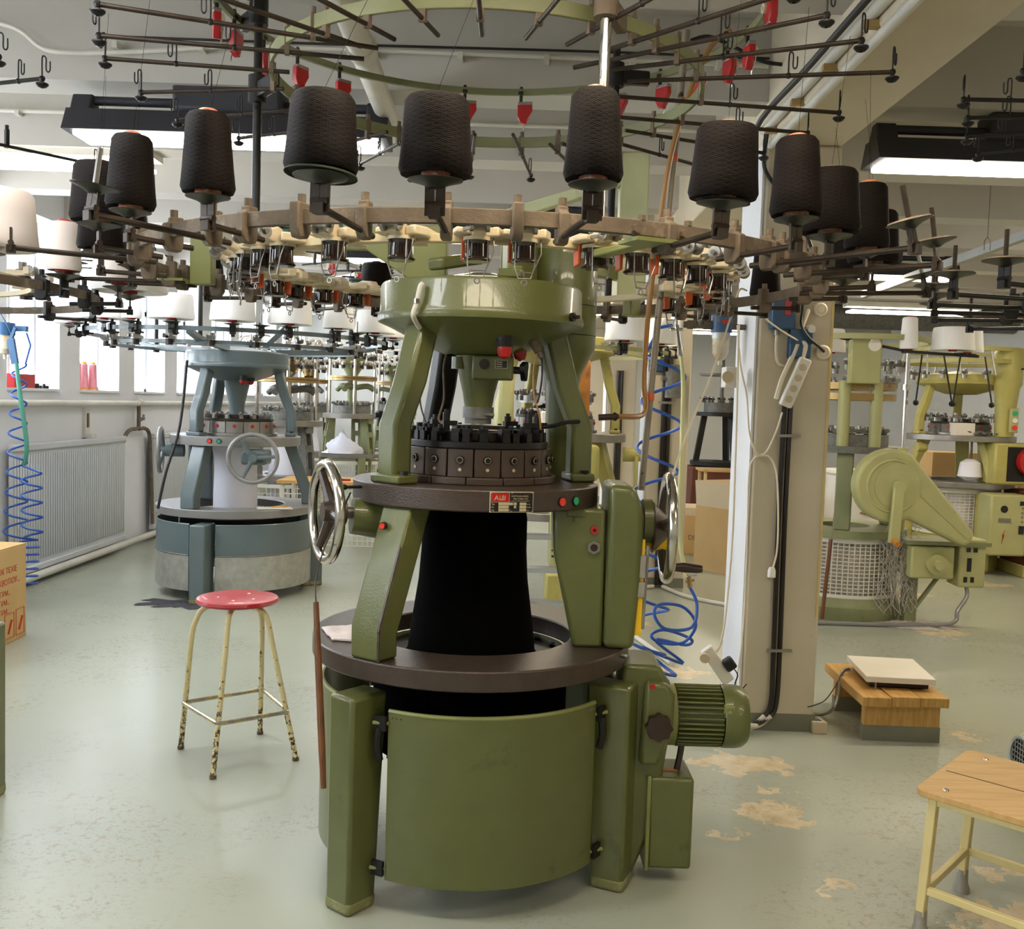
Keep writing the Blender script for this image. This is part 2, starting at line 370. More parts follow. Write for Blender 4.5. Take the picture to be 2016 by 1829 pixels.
# left wall: sill band, head band, piers between the openings
SILL, HEAD = 1.53, 2.95
wl = MB(); wl.b2((XL-.3, YN, 0), (XL, YF, SILL)); wl.b2((XL-.3, YN, HEAD), (XL, YF, ZC))
E_ = [YN]
for y in PIERS:
    if YN+.3 < y < YF-.3: wl.b2((XL-.3, y-.2, SILL), (XL, y+.2, HEAD)); E_.append(y)
struct(wl.build('wall_left', 'plaster_white'), 'white window wall with piers between the openings')
k = 0
for i in range(len(E_)-1):
    a, b = E_[i]+.2, E_[i+1]-.2
    if b-a < .5: continue
    k += 1; o = thing('window_%d' % k, 'tall white framed window in the left wall', None); del_ = None
    tag(o, kind='structure')
    f = MB(); X = XL-.24; t_ = .05
    for (y0, y1, z0, z1) in ((a, a+t_, SILL, HEAD), (b-t_, b, SILL, HEAD), (a, b, SILL, SILL+t_), (a, b, HEAD-t_, HEAD), (a, b, 2.38, 2.43), ((a+b)/2-.025, (a+b)/2+.025, SILL, 2.4)): f.b2((X-.03, y0, z0), (X+.03, y1, z1))
    f.build('window_frame', 'window_frame', o)
    for (y0, y1, z0, z1) in ((a, (a+b)/2, SILL, 2.4), ((a+b)/2, b, SILL, 2.4), (a, b, 2.4, HEAD)): MB().b2((X-.004, y0+.02, z0+.02), (X+.004, y1-.02, z1-.02)).build('pane', 'glass', o)
    MB().b2((XL-.21, a, SILL), (XL+.03, b, SILL+.02)).build('window_sill', 'window_frame', o)
# pillars under the deep beam
def pillar(y0, lab, num):
    o = MB().b2((1.15, y0, 0), (1.51, y0+.4, 2.81)).build('trim_%d' % num, 'plaster_warm', bev=.015); struct(o, lab)
    MB().b2((1.145, y0-.004, 0), (1.515, y0+.404, .085)).build('plinth_band', 'floor_grey_band', o)
    MB().b2((1.138, y0+.004, .085), (1.149, y0+.4, 2.81)).build('daylit_face', 'plaster_white', o)  # whiter sheet: daylight on the window side put into its colour
    return o
PY = 4.74
pillar(PY, 'square cream concrete pillar hung with cables and switch boxes', 4)
pillar(8.5, 'cream pillar further back with a pair of black conduits', 5)
pillar(12.3, 'distant cream pillar behind the yellow-green machine', 6)
pillar(16.1, 'last cream pillar near the end wall', 7)
# ------------------------------------------------------------------ radiators and pipes on the left wall
def radiator(y0, y1, label):
    o = thing('radiator', label, 'radiator', (XL+.05, (y0+y1)/2, 0), group='radiators under the windows')
    L = y1-y0; g = .042; n = int(L/g)
    b = MB(); b.b2((.0, -L/2, .13), (.035, L/2, 1.07)); b.build('panel', 'radiator_paint', o)
    rib = None
    for i in range(n):
        y = -L/2+(i+.5)*L/n
        if rib is None: rib = MB().b2((.035, -.013, .17), (.047, .013, 1.03)).build('rib', 'radiator_paint', o, bev=.005, seg=1); rib.location = (0, y, 0)
        else: q = dup(rib, o); q.location = (0, y, 0)
    for z in (.11, 1.085): MB().b2((-.005, -L/2-.01, z-.028), (.055, L/2+.01, z+.028)).build('rail', 'radiator_paint', o, bev=.01)
    for y in (-L/2+.25, L/2-.25): MB().b2((-.05, y-.02, .9), (.0, y+.02, .96)).build('bracket', 'dusty_iron', o)
    return o
radiator(7.55, 9.72, 'ribbed grey panel radiator behind the coiled blue air hose')
radiator(10.5, 12.5, 'ribbed grey panel radiator behind the blue-grey machine')
radiator(5.0, 7.1, 'ribbed grey panel radiator beside the cardboard box')
def piece(name, label, cat, m, mb, bev=0, group=None): return tag(mb.build(name, m, None, bev), label, cat, group)
piece('heating_pipe', 'white heating pipe running along the wall below the window sills', 'pipe', 'white_pipe', MB().cyl((XL+.07, YN+.1, 1.43), (XL+.07, YF-.1, 1.43), .028).cyl((XL+.07, 10.1, 1.44), (XL+.07, 10.16, 1.44), .036))
piece('heating_pipe', 'white heating pipe lying along the foot of the wall below the radiators', 'pipe', 'white_pipe', MB().cyl((XL+.14, YN+.1, .06), (XL+.14, YF-.1, .06), .032))
o = thing('pipe_valve', 'rusty pipe tee with valve between the two radiators', 'pipe valve', (XL+.07, 10.1, 1.15))
MB().tube(smoothpath([(0, .02, .26), (0, .02, .12), (0, .0, .03), (0, -.18, .02), (0, -.3, -.02), (0, -.38, -.1)], 5), .02).build('pipe_bend', 'dusty_iron', o)
MB().tube(smoothpath([(0, .02, .02), (0, .2, .02), (0, .32, -.05), (0, .36, -.3), (.02, .38, -1.0)], 5), .02).build('down_pipe', 'dusty_iron', o)
MB().cyl((0, .02, .1), (.06, .02, .14), .016).cyl((.05, .02, .11), (.05, .02, .17), .012).build('valve_tap', 'steel', o)
for (y, z) in ((9.0, 1.26),):
    o = thing('wall_bracket', 'small empty pipe bracket on the wall above the radiator', 'bracket', (XL, y, z))
    MB().b2((0, -.05, -.14), (.03, .05, .12)).b2((.03, -.05, -.14), (.09, .05, -.11)).build('plate', 'white_pipe', o)
    MB().b2((.031, -.02, -.05), (.036, .02, .08)).build('slot', 'dusty_iron', o)
# ------------------------------------------------------------------ ceiling services
def ceil_conduit(name, pts, m, r, label): return piece(name, label, 'conduit', m, MB().tube(smoothpath(pts, 6), r))
yb = 4.86-.12-.02
cz_ = lambda px, py: atY(px, py, yb).z
P = [atY(x, y, yb-.02) for x, y in ((-60, 35), (30, 55), (85, 95), (150, 104), (300, 100), (520, 92))]
ceil_conduit('ceiling_conduit', P+[Vector((0.2, yb-.02, 3.16)), Vector((1.13, yb-.02, 3.15))], 'white_pipe', .011, 'white cable conduit with a bend along the nearest visible cross beam')
c_ = bpy.data.objects['ceiling_conduit']
for x in (-1.9, -1.5, -1.1, -.7, -.3, .1, .5, .9): MB().b2((x-.012, yb-.04, 3.135), (x+.012, yb+.02, 3.165)).build('clip', 'white_pipe', c_)
ceil_conduit('ceiling_cable', [Vector((-1.9, yb-.035, 3.185)), Vector((-.8, yb-.035, 3.182)), Vector((.3, yb-.035, 3.186)), Vector((1.13, yb-.035, 3.18))], 'cable_black', .006, 'thin black cable lying on the conduit along the cross beam')
y2 = 6.14-.13
o = piece('ceiling_conduit', 'straight white conduit along the second cross beam above the left lamp', 'conduit', 'white_pipe', MB().cyl((XL+.05, y2-.02, 3.19), (1.13, y2-.02, 3.2), .012))
for x in (-3.4, -3.0, -2.6, -2.2, -1.8): MB().b2((x-.012, y2-.04, 3.165), (x+.012, y2+.01, 3.19)).build('clip', 'white_pipe', o)
# thick pale pipe running away under the ceiling
a, b = atZ(665, -30, 2.94), atZ(775, 262, 2.94)
xm = (a.x+b.x)/2
o = piece('ceiling_pipe', 'thick pale pipe running away under the cross beams', 'pipe', 'white_pipe', MB().cyl(a, b, .052, n=20).cyl(a+(b-a)*.3, a+(b-a)*.34, .062, n=20))
for t_ in (.2, .75):
    q = a+(b-a)*t_; MB().b2((q.x-.012, q.y-.012, q.z), (q.x+.012, q.y+.012, ZC if t_ < .3 else ZC)).build('hanger', 'white_pipe', o)
# bundle of conduits on brackets along the deep beam edge
o = thing('conduit_bundle', 'white and black conduits on wooden brackets along the edge of the deep beam', 'conduit', (1.13, 3, 2.84))
MB().cyl((0, -2.5, .02), (0, 1.72, .02), .022).build('conduit', 'white_pipe', o)
MB().cyl((.035, -2.5, -.045), (.035, 1.72, -.045), .018).build('conduit', 'white_pipe', o)
MB().tube(smoothpath([(-.03, -2.5, .05), (-.03, -1.2, .055), (-.035, -.2, .045), (-.03, .9, .05), (-.04, 1.7, .03), (-.03, 1.72, -.2)], 6), .013).build('black_cable', 'cable_black', o)
for y in [-2.2+.42*i for i in range(10)]: MB().b2((-.03, y-.014, -.028), (.045, y+.014, -.004)).b2((.03, y-.014, -.03), (.055, y+.014, .03)).build('bracket', 'clamp_wood', o)
# loose black cable drooping from the beam to the pillar
P = [atY(x, y, Y) for x, y, Y in ((1360, 80, 4.5), (1395, 72, 4.5), (1440, 90, 4.5), (1500, 120, 4.5), (1555, 130, 4.55), (1598, 150, 4.6), (1596, 180, 4.62), (1560, 205, 4.64), (1520, 235, 4.66), (1508, 280, 4.68), (1505, 330, 4.69), (1530, 370, 4.7), (1570, 420, 4.7), (1610, 520, 4.7))]
piece('hanging_cable', 'loose black cable looping from the deep beam down the pillar', 'cable', 'cable_black', MB().tube(smoothpath(P, 5), .009))
P = [atY(x, y, 4.66) for x, y in ((1545, 105), (1560, 115), (1563, 150), (1548, 220), (1540, 300), (1532, 420))]
piece('pillar_conduit', 'white conduit curving down from the cross beam onto the pillar', 'conduit', 'white_pipe', MB().tube(smoothpath(P, 5), .012))
piece('roof_pipe', 'grey square duct crossing the far bay under the ceiling', 'duct', 'aluminium', MB().bar(atY(1700, 580, 8.6), atY(2050, 452, 6.6), .05, .06))
o = thing('roof_hook', 'twin wire hook hanging from the ceiling over the grey duct', 'hook', atY(1944, 475, 6.9)); MB().tube([(-.02, 0, -.06), (-.02, 0, .0), (0, 0, .03), (.02, 0, 0), (.02, 0, -.06)], .004, 6).build('fork', 'steel', o); MB().cyl((0, 0, .02), (0, 0, ZC-o.location.z), .003, n=6).build('wire', 'steel', o)
piece('far_duct', 'round dark duct under the far ceiling behind the green machine', 'duct', 'iron_grey', MB().cyl((1.6, 13.2, 2.84), (6.58, 13.2, 2.84), .16))
# ------------------------------------------------------------------ fluorescent fittings
def fitting(x0, y, z, L, warm, label, dark=True, louv=True):
    o = thing('fluorescent_lamp', label, 'lamp', (x0+L/2, y, z), group='fluorescent lamps under the ceiling')
    h = L/2
    if dark:
        MB().prism([(-.13, 0), (.13, 0), (.075, .11), (-.075, .11)], -h, h, frame((0, 1, 0), (0, 0, 1))).build('housing', 'lamp_body', o)
        for s in (-1, 1): MB().prism([(-.07, .1), (.07, .1), (.03, .19), (-.03, .19)], s*(h-.06)-.05, s*(h-.06)+.05, frame((0, 1, 0), (0, 0, 1))).build('end_bracket', 'lamp_body', o, bev=.01)
        MB().cyl((-h+.06, 0, .165), (h-.06, 0, .165), .022).build('carrier_tube', 'lamp_body', o)
        MB().b2((-.26, -.09, .11), (.26, .09, .25)).build('gear_box', 'lamp_body', o, bev=.02)
        if min(abs(y-p_) for p_ in PIERS) > .05:
            for s in (-1, 1): MB().cyl((s*.2, 0, .24), (s*.2, 0, ZC-z), .006, n=6).build('hanger', 'lamp_body', o)
    else:
        MB().b2((-h, -.09, .04), (h, .09, .1)).build('housing', 'white_pipe', o)
        for s in (-1, 1): MB().cyl((s*(h-.35), 0, .1), (s*(h-.35), 0, ZB-z+.005), .006, n=6).build('hanger', 'white_pipe', o)
    MB().b2((-h+.04, -.1, -.022), (h-.04, .1, .004)).build('light_tube', 'tube_warm' if warm else 'tube_cool', o, bev=.008)
    ld = bpy.data.lights.new('tube_light', 'AREA'); ld.shape = 'RECTANGLE'; ld.size = L-.1; ld.size_y = .2; ld.energy = LAMP_W*L/1.5*(1.25 if warm else 1); ld.color = WARM if warm else COOL
    lo = bpy.data.objects.new('tube_light', ld); COL.objects.link(lo); setp(lo, o); lo.location = (0, 0, -.03)
    return o
fitting(-2.17, 4.86, 2.775, 1.53, False, 'dark fluorescent lamp hanging over the black yarn cones beside the thick pale pipe')
fitting(1.68, 4.86, 2.76, 1.6, True, 'dark fluorescent lamp hanging beyond the deep beam and pillar')
fitting(-3.72, 6.14, 2.92, 1.5, False, 'slim white fluorescent lamp hanging near the window wall', dark=False)
for (x, y, wm, lab) in ((-2.4, 2.3, False, 'dark fluorescent lamp above the window side of the foreground floor'), (-.6, 1.9, True, 'dark fluorescent lamp above the foreground beside the deep beam'), (2.1, 1.02, True, 'dark fluorescent lamp above the plywood table'),
                        (2.6, -1.54, True, 'dark fluorescent lamp near the wall behind the viewer, far side'),
                        (4.2, 3.58, True, 'dark fluorescent lamp hanging near the right wall')):
    fitting(x, y, 2.755, 1.5, wm, lab)
for (x, y, wm, lab, d) in ((-2.6, 8.7, False, 'dark fluorescent lamp over the blue-grey machine', True), (-.55, 7.42, True, 'dark fluorescent lamp behind the green machine', True), (2.3, 8.7, True, 'dark fluorescent lamp over the machine with the crank cover', True), (4.3, 7.42, True, 'slim white fluorescent lamp over the right-hand aisle', False),
                           (-2.5, 12.54, False, 'dark fluorescent lamp over the steel-posted machines', True), (-.4, 12.54, True, 'slim white fluorescent lamp far behind the green machine', False), (3.7, 11.26, True, 'slim white fluorescent lamp over the machine with the red gear', False), (-1.8, 15.1, False, 'slim white fluorescent lamp near the end wall by the windows', False), (2.4, 15.1, True, 'slim white fluorescent lamp near the end wall beyond the pillars', False)):
    fitting(x, y, 2.755 if d else 2.72, 1.5, wm, lab, dark=d)
# ================================================================== the green circular knitting machine
AX, AY = -.12, 3.35
HERO = thing('knitting_machine', 'large olive green circular knitting machine with black fabric and black yarn cones', 'machine', (AX, AY, 0))
def loc(p): return Vector((p.x-AX, p.y-AY, p.z))          # world point -> machine coordinates
def LY(x, y, Y): return loc(atY(x, y, Y))
def LZ(x, y, z): return loc(atZ(x, y, z))

def bolt(p, d, parent, r=.011, m='dark_steel', name='bolt'):
    d = Vector(d).normalized(); p = Vector(p)
    return MB().cyl(p, p+d*.012, r, n=6, smooth=False).build(name, m, parent)
def leg_geo(a, zt, r0, r1, w, rb=None, rt=None):
    # tapered leg: outer face upright, inner face leaning
    rb = rb or r0+.035; rt = rt or r0
    return MB().prism([(rb, 0), (r1, 0), (r1, zt), (rt, zt)], -w/2, w/2, radial(a))
def frame_parts(root, P):
    """legs, round tables, columns, posts and head of one machine; P holds radii, heights and materials"""
    g, pl = P['paint'], P['plate']
    for a in P['legs']:
        o = leg_geo(a, P['zleg'], P['rl0'], P['rl1'], P['wl']).build('leg', g, root, bev=.012)
        MB().prism([(P['rl0']+.034, 0), (P['rl1']+.0015, 0), (P['rl1']+.0015, .045), (P['rl0']+.031, .045)], -P['wl']/2-.0015, P['wl']/2+.0015, radial(a)).build('scuffed_foot', 'foot_scuff', o, bev=.012)
    z0, z1 = P['zLT']; MB().ring(P['rLTi'], P['rLT'], z0, z1, n=72).build('lower_table', pl, root, bev=.005)
    z0, z1 = P['zUT']; MB().ring(P['rUTi'], P['rUT'], z0, z1, n=64).build('upper_table', pl, root, bev=.005)
    for a in P['cols']:
        zt, zb = P['zUT'][0], P['zLT'][1]; h = zt-zb; r = P['rcol']
        MB().prism([(r-.085, zb), (r, zb), (r, zb+.22*h), (r-.13, zt), (r-.23, zt), (r-.085, zb+.16*h)], -P['wc']/2, P['wc']/2, radial(a)).build('lower_column', g, root, bev=.008)
    for a in P['posts']:
        zb, zt = P['zUT'][1], P['zD'][0]; h = zt-zb; r = P['rpost']
        pts = [(r+.03, zb), (r+.03, zb+.35*h), (r-.02, zb+.6*h), (r-.085, zt+.02), (r-.16, zt+.02), (r-.10, zb+.6*h), (r-.045, zb+.35*h), (r-.045, zb)]
        o = MB().prism(pts, -.042, .042, radial(a)).build('upper_post', 'black_metal' if (P.get('rear') == a) else g, root, bev=.012)
        MB().prism([(r-.05, zb), (r+.035, zb), (r+.035, zb+.03), (r-.05, zb+.03)], -.07, .07, radial(a)).build('foot_flange', g, o, bev=.008)
        T = radial(a)
        for s in (-1, 1): bolt(T @ Vector((r, zb+.028, s*.056)), (0, 0, 1), o, .014, 'black_metal')
    z0, z1 = P['zD']; r = P['rD']
    MB().lathe([(r*.34, z0-.105), (r*.55, z0-.075), (r*.88, z0-.02), (r*.99, z0-.004), (r*1.0, z0+.010), (r*.992, z0+.022), (r*.978, z0+.03), (r*.972, z1-.010), (r*.955, z1), (r*.5, z1+.022), (r*.18, z1+.045), (0, z1+.045)], 64).build('drive_drum', g, root)
def cam_parts(root, P, n=18, det=True):
    z = P['zUT'][1]; r = P['rcam']
    if det:
        MB().ring(r*.72, r*1.05, z, z+.02, n=48).build('cam_base_ring', 'black_metal', root); bs_ = None
        for i in range(14):
            if bs_ is None: bs_ = MB().ring(r*.9, r*1.07, 0, .024, .5, 360/14-.5, n=4).build('base_segment', 'brown_cam', root, bev=.003); o = bs_
            else: o = dup(bs_, root)
            o.location = (0, 0, z); o.rotation_euler = (0, 0, R(360*i/14+8))
    else: MB().ring(r*.72, r*1.065, z, z+.024, n=48).build('cam_base_ring', 'steel', root, bev=.003)
    blk = None
    for i in range(n):
        a = -90+360*(i+.5)/n; w_ = 360/n
        if blk is None:
            blk = MB().ring(r*.8, r, .024, .112, -w_/2+.45, w_/2-.45, n=5).build('cam_block', P['cam'], root, bev=.002, seg=1)
            kn = MB().cyl((r-.002, 0, .078), (r+.006, 0, .078), .014, n=14).cyl((r, 0, .078), (r+.011, 0, .078), .006, n=10).build('stitch_dial', 'black_metal' if det else 'red_paint', blk)
            if det: MB().torus((r+.006, 0, .078), .0095, .0012, (1, 0, 0), 14, 4).build('dial_scale', 'plate_silver', blk)
            if det: MB().cyl((r-.002, 0, .048), (r+.0025, 0, .048), .0055, n=12).build('number_disc', 'plate_silver', blk)
            o = blk
        else: o = dup(blk, root)
        o.location = (0, 0, z); o.rotation_euler = (0, 0, R(a))
    MB().ring(.05, r*.955, z+.112, z+.135, n=48).build('dial_ring', 'black_metal' if det else 'dark_steel', root, bev=.003)
    MB().ring(.04, r*.72, z+.135, z+.165, n=40).build('dial_plate', 'dark_steel', root, bev=.002)
    fg = None; m = 26 if det else 16
    for i in range(m):
        if fg is None:
            fg = MB().b2((r*.72, -.012, .135), (r*.93, .012, .165)).b2((r*.84, -.006, .12), (r*.90, .006, .175)).b2((r*.78, -.015, .158), (r*.9, .015, .176)).cyl((r*.86, .012, .15), (r*.9, .02, .118), .004, n=6).cyl((r*.8, 0, .175), (r*.8, 0, .187), .008, n=8).build('yarn_finger', 'black_metal' if det else 'steel', root); o = fg
        else: o = dup(fg, root)
        o.location = (0, 0, z); o.rotation_euler = (0, 0, R(360*i/m+(5 if det and i % 3 == 0 else 0)))
HP = dict(paint='green', plate='brown_plate', cam='brown_cam', legs=(-129, -24, 100), zleg=.665, rl0=.44, rl1=.585, wl=.105,
          zLT=(.71, .772), rLT=.535, rLTi=.34, zUT=(1.222, 1.29), rUT=.413, rUTi=.17, cols=(-125, 100), rcol=.53, wc=.115,
          posts=(-134, 12, 118), rpost=.365, rear=118, zD=(1.812, 1.932), rD=.346, rcam=.25)
frame_parts(HERO, HP); cam_parts(HERO, HP)
random.seed(11); e_ = [(.53, .772), (.53, .80), (.53, .84), (.529, .875), (.506, .94), (.484, 1.0), (.462, 1.06), (.44, 1.12)]
pp = []
for (ra_, za_), (rb_, zb_) in zip(e_[:-1], e_[1:]):
    for k in range(5): t_ = k/5; pp.append((ra_+(rb_-ra_)*t_, za_+(zb_-za_)*t_))
T = radial(-125); MB().tube([T @ Vector((a-.002, b, -.0575+.001)) for a, b in pp], [random.uniform(.003, .0075) for _ in pp], 6).build('chipped_edge', 'brown_plate', HERO)
# ---- curved door panels of the fabric bin
for i, (a0, a1) in enumerate(((-116.5, -36), (142, 219), (-8, 82))):
    o = MB().ring(.492, .503, .105, .62, a0, a1, n=28).build('door_panel', 'green', HERO)
    MB().tube([pol(.4985, a0+(a1-a0)*k/24, .622) for k in range(25)], .0075, 6).build('rolled_edge', 'green_plain', o)
    for s, a in ((1, a0), (-1, a1)):
        for zz in (.585, .14):
            q = pol(.5, a, zz); e = pol(.52, a-s*5, zz)
            MB().b2((-.02, -.006, -.022), (.02, .006, .022)).build('hinge_plate', 'black_metal', o).matrix_basis = Matrix.Translation((q+e)/2) @ Matrix.Rotation(R(a+90), 4, 'Z')
            MB().cyl(q, e, .006, n=8).build('hinge_pin', 'green_plain', o)
        MB().tube(smoothpath([pol(.51, a-s*3, .57), pol(.515, a-s*3.4, .52), pol(.505, a-s*3.2, .47)], 4), .012, 8).build('latch', 'black_metal', o)
    T = None
    for k in range(6):
        a = a0+1.6+k*1.6 if k < 3 else a1-1.6-(k-3)*1.6
        MB().ball(pol(.503, a, .605), .0035, 8).build('rivet', 'dusty_iron', o)
MB().ring(.30, .335, .66, .71, n=48).build('bin_liner_ring', 'green', HERO)
# black fabric tube hanging through the tables into the bin
prof = [(.165, 1.235), (.178, 1.16), (.179, 1.05), (.186, .95), (.203, .83), (.217, .72), (.222, .62), (.215, .45), (.20, .3), (.05, .26)]
MB().lathe(prof, 48).build('fabric_tube', 'black_fabric', HERO)
MB().ring(.225, .29, .66, .70, n=40).build('take_down_frame', 'black_metal', HERO)
for a0, a1 in ((-250, -112.5), (-110, -70.5), (-68, 60)): MB().ring(.318, .33, .40, .705, a0, a1, n=24).build('bin_shade_screen', 'black_fabric', HERO)  # black arcs added to stand for the dark inside of the bin
for a in (-75, -105, 40, 160, 100, 20): MB().bar(pol(.30, a, .28), pol(.30, a, .71), .03, .02, (1, 0, 0)).build('take_down_bar', 'black_metal', HERO)
for z in (.3, .66): MB().cyl((-.27, 0, z), (.27, 0, z), .03).build('take_down_roller', 'black_metal', HERO)
# ---- gear housing under the right of the upper table
g = MB(); T = frame((1, 0, 0), (0, 0, 1))      # local z = -y
g.prism([(.335, .772), (.43, .772), (.425, 1.222), (.255, 1.222), (.262, 1.08)], .02, .20, T)
g.build('gear_housing', 'green', HERO, bev=.012)
o = MB().prism([(.432, .772), (.53, .772), (.545, 1.0), (.55, 1.2), (.53, 1.262), (.515, 1.298), (.432, 1.303)], -.06, .215, T).build('gear_cover', 'green', HERO, bev=.022, seg=4)
MB().cyl((.39, -.2, 1.10), (.39, -.214, 1.10), .022, n=6, smooth=False).cyl((.39, -.2, 1.10), (.39, -.218, 1.10), .015).build('oil_sight_glass', 'steel', o)
MB().cyl((.39, -.2, 1.10), (.39, -.2195, 1.10), .012).build('oil_window', 'bakelite', o)
MB().cyl((.39, -.2, 1.155), (.39, -.209, 1.155), .0125).build('red_plug', 'red_paint', o)
MB().cyl((.39, -.2, 1.155), (.39, -.2105, 1.155), .005).build('plug_hole', 'black_metal', o)
MB().b2((.30, -.205, 1.195), (.36, -.16, 1.222)).cyl((.33, -.19, 1.195), (.33, -.19, 1.18), .014).build('micro_switch', 'green', HERO, bev=.004)
MB().cyl((.555, -.1, 1.175), (.585, -.1, 1.175), .075, n=24).build('bearing_cap', 'green', HERO, bev=.006)
# ---- hand wheels
def handwheel(root, c, ax, rr, hub, spokes=3, handle=None, rim='chrome', sp='brown_plate', tube=.0165, ph=0):
    ax = Vector(ax).normalized(); c = Vector(c); T = axisT(ax)
    o = MB().torus(c, rr, tube, ax, 40, 12).build('hand_wheel', rim, root)
    m = MB().cyl(c-ax*hub, c+ax*.012, .042, .03, 20)
    for k in range(spokes):
        a = R(ph+360*k/spokes); d = T @ Vector((math.cos(a), math.sin(a), 0)); m.tube([c-ax*.02+d*.02, c-ax*.012+d*rr*.5, c+d*rr], [.02, .016, .012], 8)
    m.build('wheel_spokes', sp, o)
    if handle is not None:
        d = T @ Vector((math.cos(R(handle)), math.sin(R(handle)), 0)); p = c+d*rr
        MB().tube([p, p+ax*.02, p+ax*.06, p+ax*.1, p+ax*.112], [.012, .013, .017, .0145, .012], 12).build('crank_handle', 'bakelite', o)
    return o
wl_a = -153
c = pol(.52, wl_a, 1.19)
handwheel(HERO, c, pol(1, wl_a), .152, .06, ph=40)
MB().cyl(pol(.33, wl_a+3, 1.165), pol(.435, wl_a, 1.175), .068, .058, 24).build('wheel_gear_case', 'green', HERO, bev=.006)
MB().cyl(pol(.42, wl_a, 1.185), pol(.50, wl_a, 1.19), .02).build('wheel_shaft', 'steel', HERO)
cR = LY(1285, 1038, 3.22); cR = Vector((cR.x, cR.y, cR.z))
hw = handwheel(HERO, (.635, cR.y, cR.z), (1, -.05, 0), .166, .05, tube=.0175)
MB().tube([(.63, cR.y-.03, cR.z-.125), (.65, cR.y-.03, cR.z-.125), (.69, cR.y-.03, cR.z-.125), (.735, cR.y-.03, cR.z-.128), (.748, cR.y-.03, cR.z-.128)], [.011, .0125, .0165, .014, .012], 12).build('crank_handle', 'bakelite', hw)
MB().cyl((.585, cR.y, cR.z), (.63, cR.y, cR.z), .085, .04, 24).build('wheel_boss', 'brown_plate', hw)
# ---- drive: housing on the right leg, motor with fins, terminal box
T = frame((1, 0, 0), (0, 0, 1))
o = MB().prism([(.50, .0), (.545, .0), (.60, .14), (.64, .34), (.655, .45), (.655, .66), (.62, .72), (.50, .72), (.5, .3)], -.02, .20, T).build('drive_housing', 'green', HERO, bev=.015)
o = MB().prism([(.56, .40), (.62, .40), (.665, .52), (.668, .635), (.64, .672), (.57, .672)], .02, .235, T).build('belt_guard', 'green', HERO, bev=.015)
MB().b2((.582, -.2365, .655), (.60, -.2, .667)).build('warning_label', 'red_gloss', o)
T2 = axisT((0, -1, 0)); mb = MB()
mb.prism([((.041+.003*math.cos(8*2*PI*k/64))*math.cos(2*PI*k/64), (.041+.003*math.cos(8*2*PI*k/64))*math.sin(2*PI*k/64)) for k in range(64)], 0, .03, T2, (.615, -.236, .535))
mb.cyl((.615, -.19, .535), (.615, -.24, .535), .012); mb.build('star_knob', 'bakelite', o)
MX, MY, MZ = .685, -.10, .532
mo = MB().cyl((MX, MY, MZ), (MX+.155, MY, MZ), .086, n=32).build('motor', 'green', HERO)
fin = None
for k in range(36):
    if fin is None: fin = MB().b2((.004, -.0028, .082), (.152, .0028, .102)).build('cooling_fin', 'green', mo, bev=.0015, seg=1); o = fin
    else: o = dup(fin, mo)
    o.location = (MX, MY, MZ); o.rotation_euler = (R(k*10), 0, 0)
MB().cyl((MX-.03, MY, MZ), (MX, MY, MZ), .1, n=32).cyl((.655, MY, MZ), (MX-.02, MY, MZ), .07, n=24).build('motor_flange', 'green_plain', mo, bev=.006)
TX = frame((0, 1, 0), (0, 0, 1))
MB().lathe([(.101, .155), (.104, .16), (.104, .20), (.1, .222), (.088, .238), (.05, .246), (0, .247)], 32, (MX, MY, MZ), TX).build('fan_cowl', 'green', mo)
MB().b2((MX+.15, MY-.09, MZ+.02), (MX+.185, MY-.065, MZ+.06)).cyl((MX+.167, MY-.09, MZ+.04), (MX+.167, MY-.097, MZ+.04), .008, n=8).build('motor_lug', 'green_plain', mo, bev=.003)
MB().tube(smoothpath([(MX+.03, MY-.02, MZ-.08), (MX+.025, MY-.02, MZ-.13), (MX+.01, MY-.03, MZ-.2)], 5), .011).build('motor_cable', 'bakelite', mo)
o = MB().b2((.60, -.21, .05), (.745, -.02, .355)).build('terminal_box', 'green', HERO, bev=.012)
MB().b2((.592, -.214, .045), (.605, -.016, .36)).build('box_lid_seam', 'green_plain', o, bev=.003)
MB().b2((.65, -.15, .3555), (.70, -.13, .357)).build('rust_label', 'rust_orange', o)
# ---- neck, feeler box and lamps under the drum
MB().lathe([(.118, 1.72), (.08, 1.705), (.076, 1.68), (.07, 1.645), (.054, 1.58), (.046, 1.53)], 36).build('neck', 'green', HERO)
MB().cyl((0, 0, 1.497), (0, 0, 1.535), .052, n=28).cyl((0, 0, 1.478), (0, 0, 1.497), .045, n=28).cyl((.02, -.04, 1.51), (.054, -.05, 1.51), .006).build('neck_collar', 'iron_grey', HERO, bev=.002)
MB().cyl((0, 0, 1.462), (0, 0, 1.474), .088, n=32).build('collar_disc', 'dark_steel', HERO, bev=.002)
MB().cyl((-.065, -.03, 1.66), (-.065, -.03, 1.70), .028).build('neck_lug', 'green', HERO, bev=.003)
o = MB().b2((-.02, -.115, 1.625), (.115, -.03, 1.705)).build('feeler_box', 'green', HERO, bev=.008)
MB().cyl((.02, -.114, 1.675), (.02, -.121, 1.675), .017).cyl((.02, -.114, 1.675), (.02, -.125, 1.675), .008).build('brass_dial', 'dark_steel', o)
MB().b2((.055, -.1165, 1.663), (.095, -.1145, 1.69)).build('maker_plate', 'plate_silver', o)
MB().b2((.0565, -.1172, 1.6645), (.0935, -.1166, 1.6885)).build('plate_face', 'plate_black', o)
for k in range(3): MB().b2((.059, -.1176, 1.668+.007*k), (.078, -.1172, 1.6705+.007*k)).build('plate_line', 'plate_silver', o)
MB().cyl((.115, -.07, 1.66), (.145, -.07, 1.66), .012).build('knob_shaft', 'black_plastic', o)
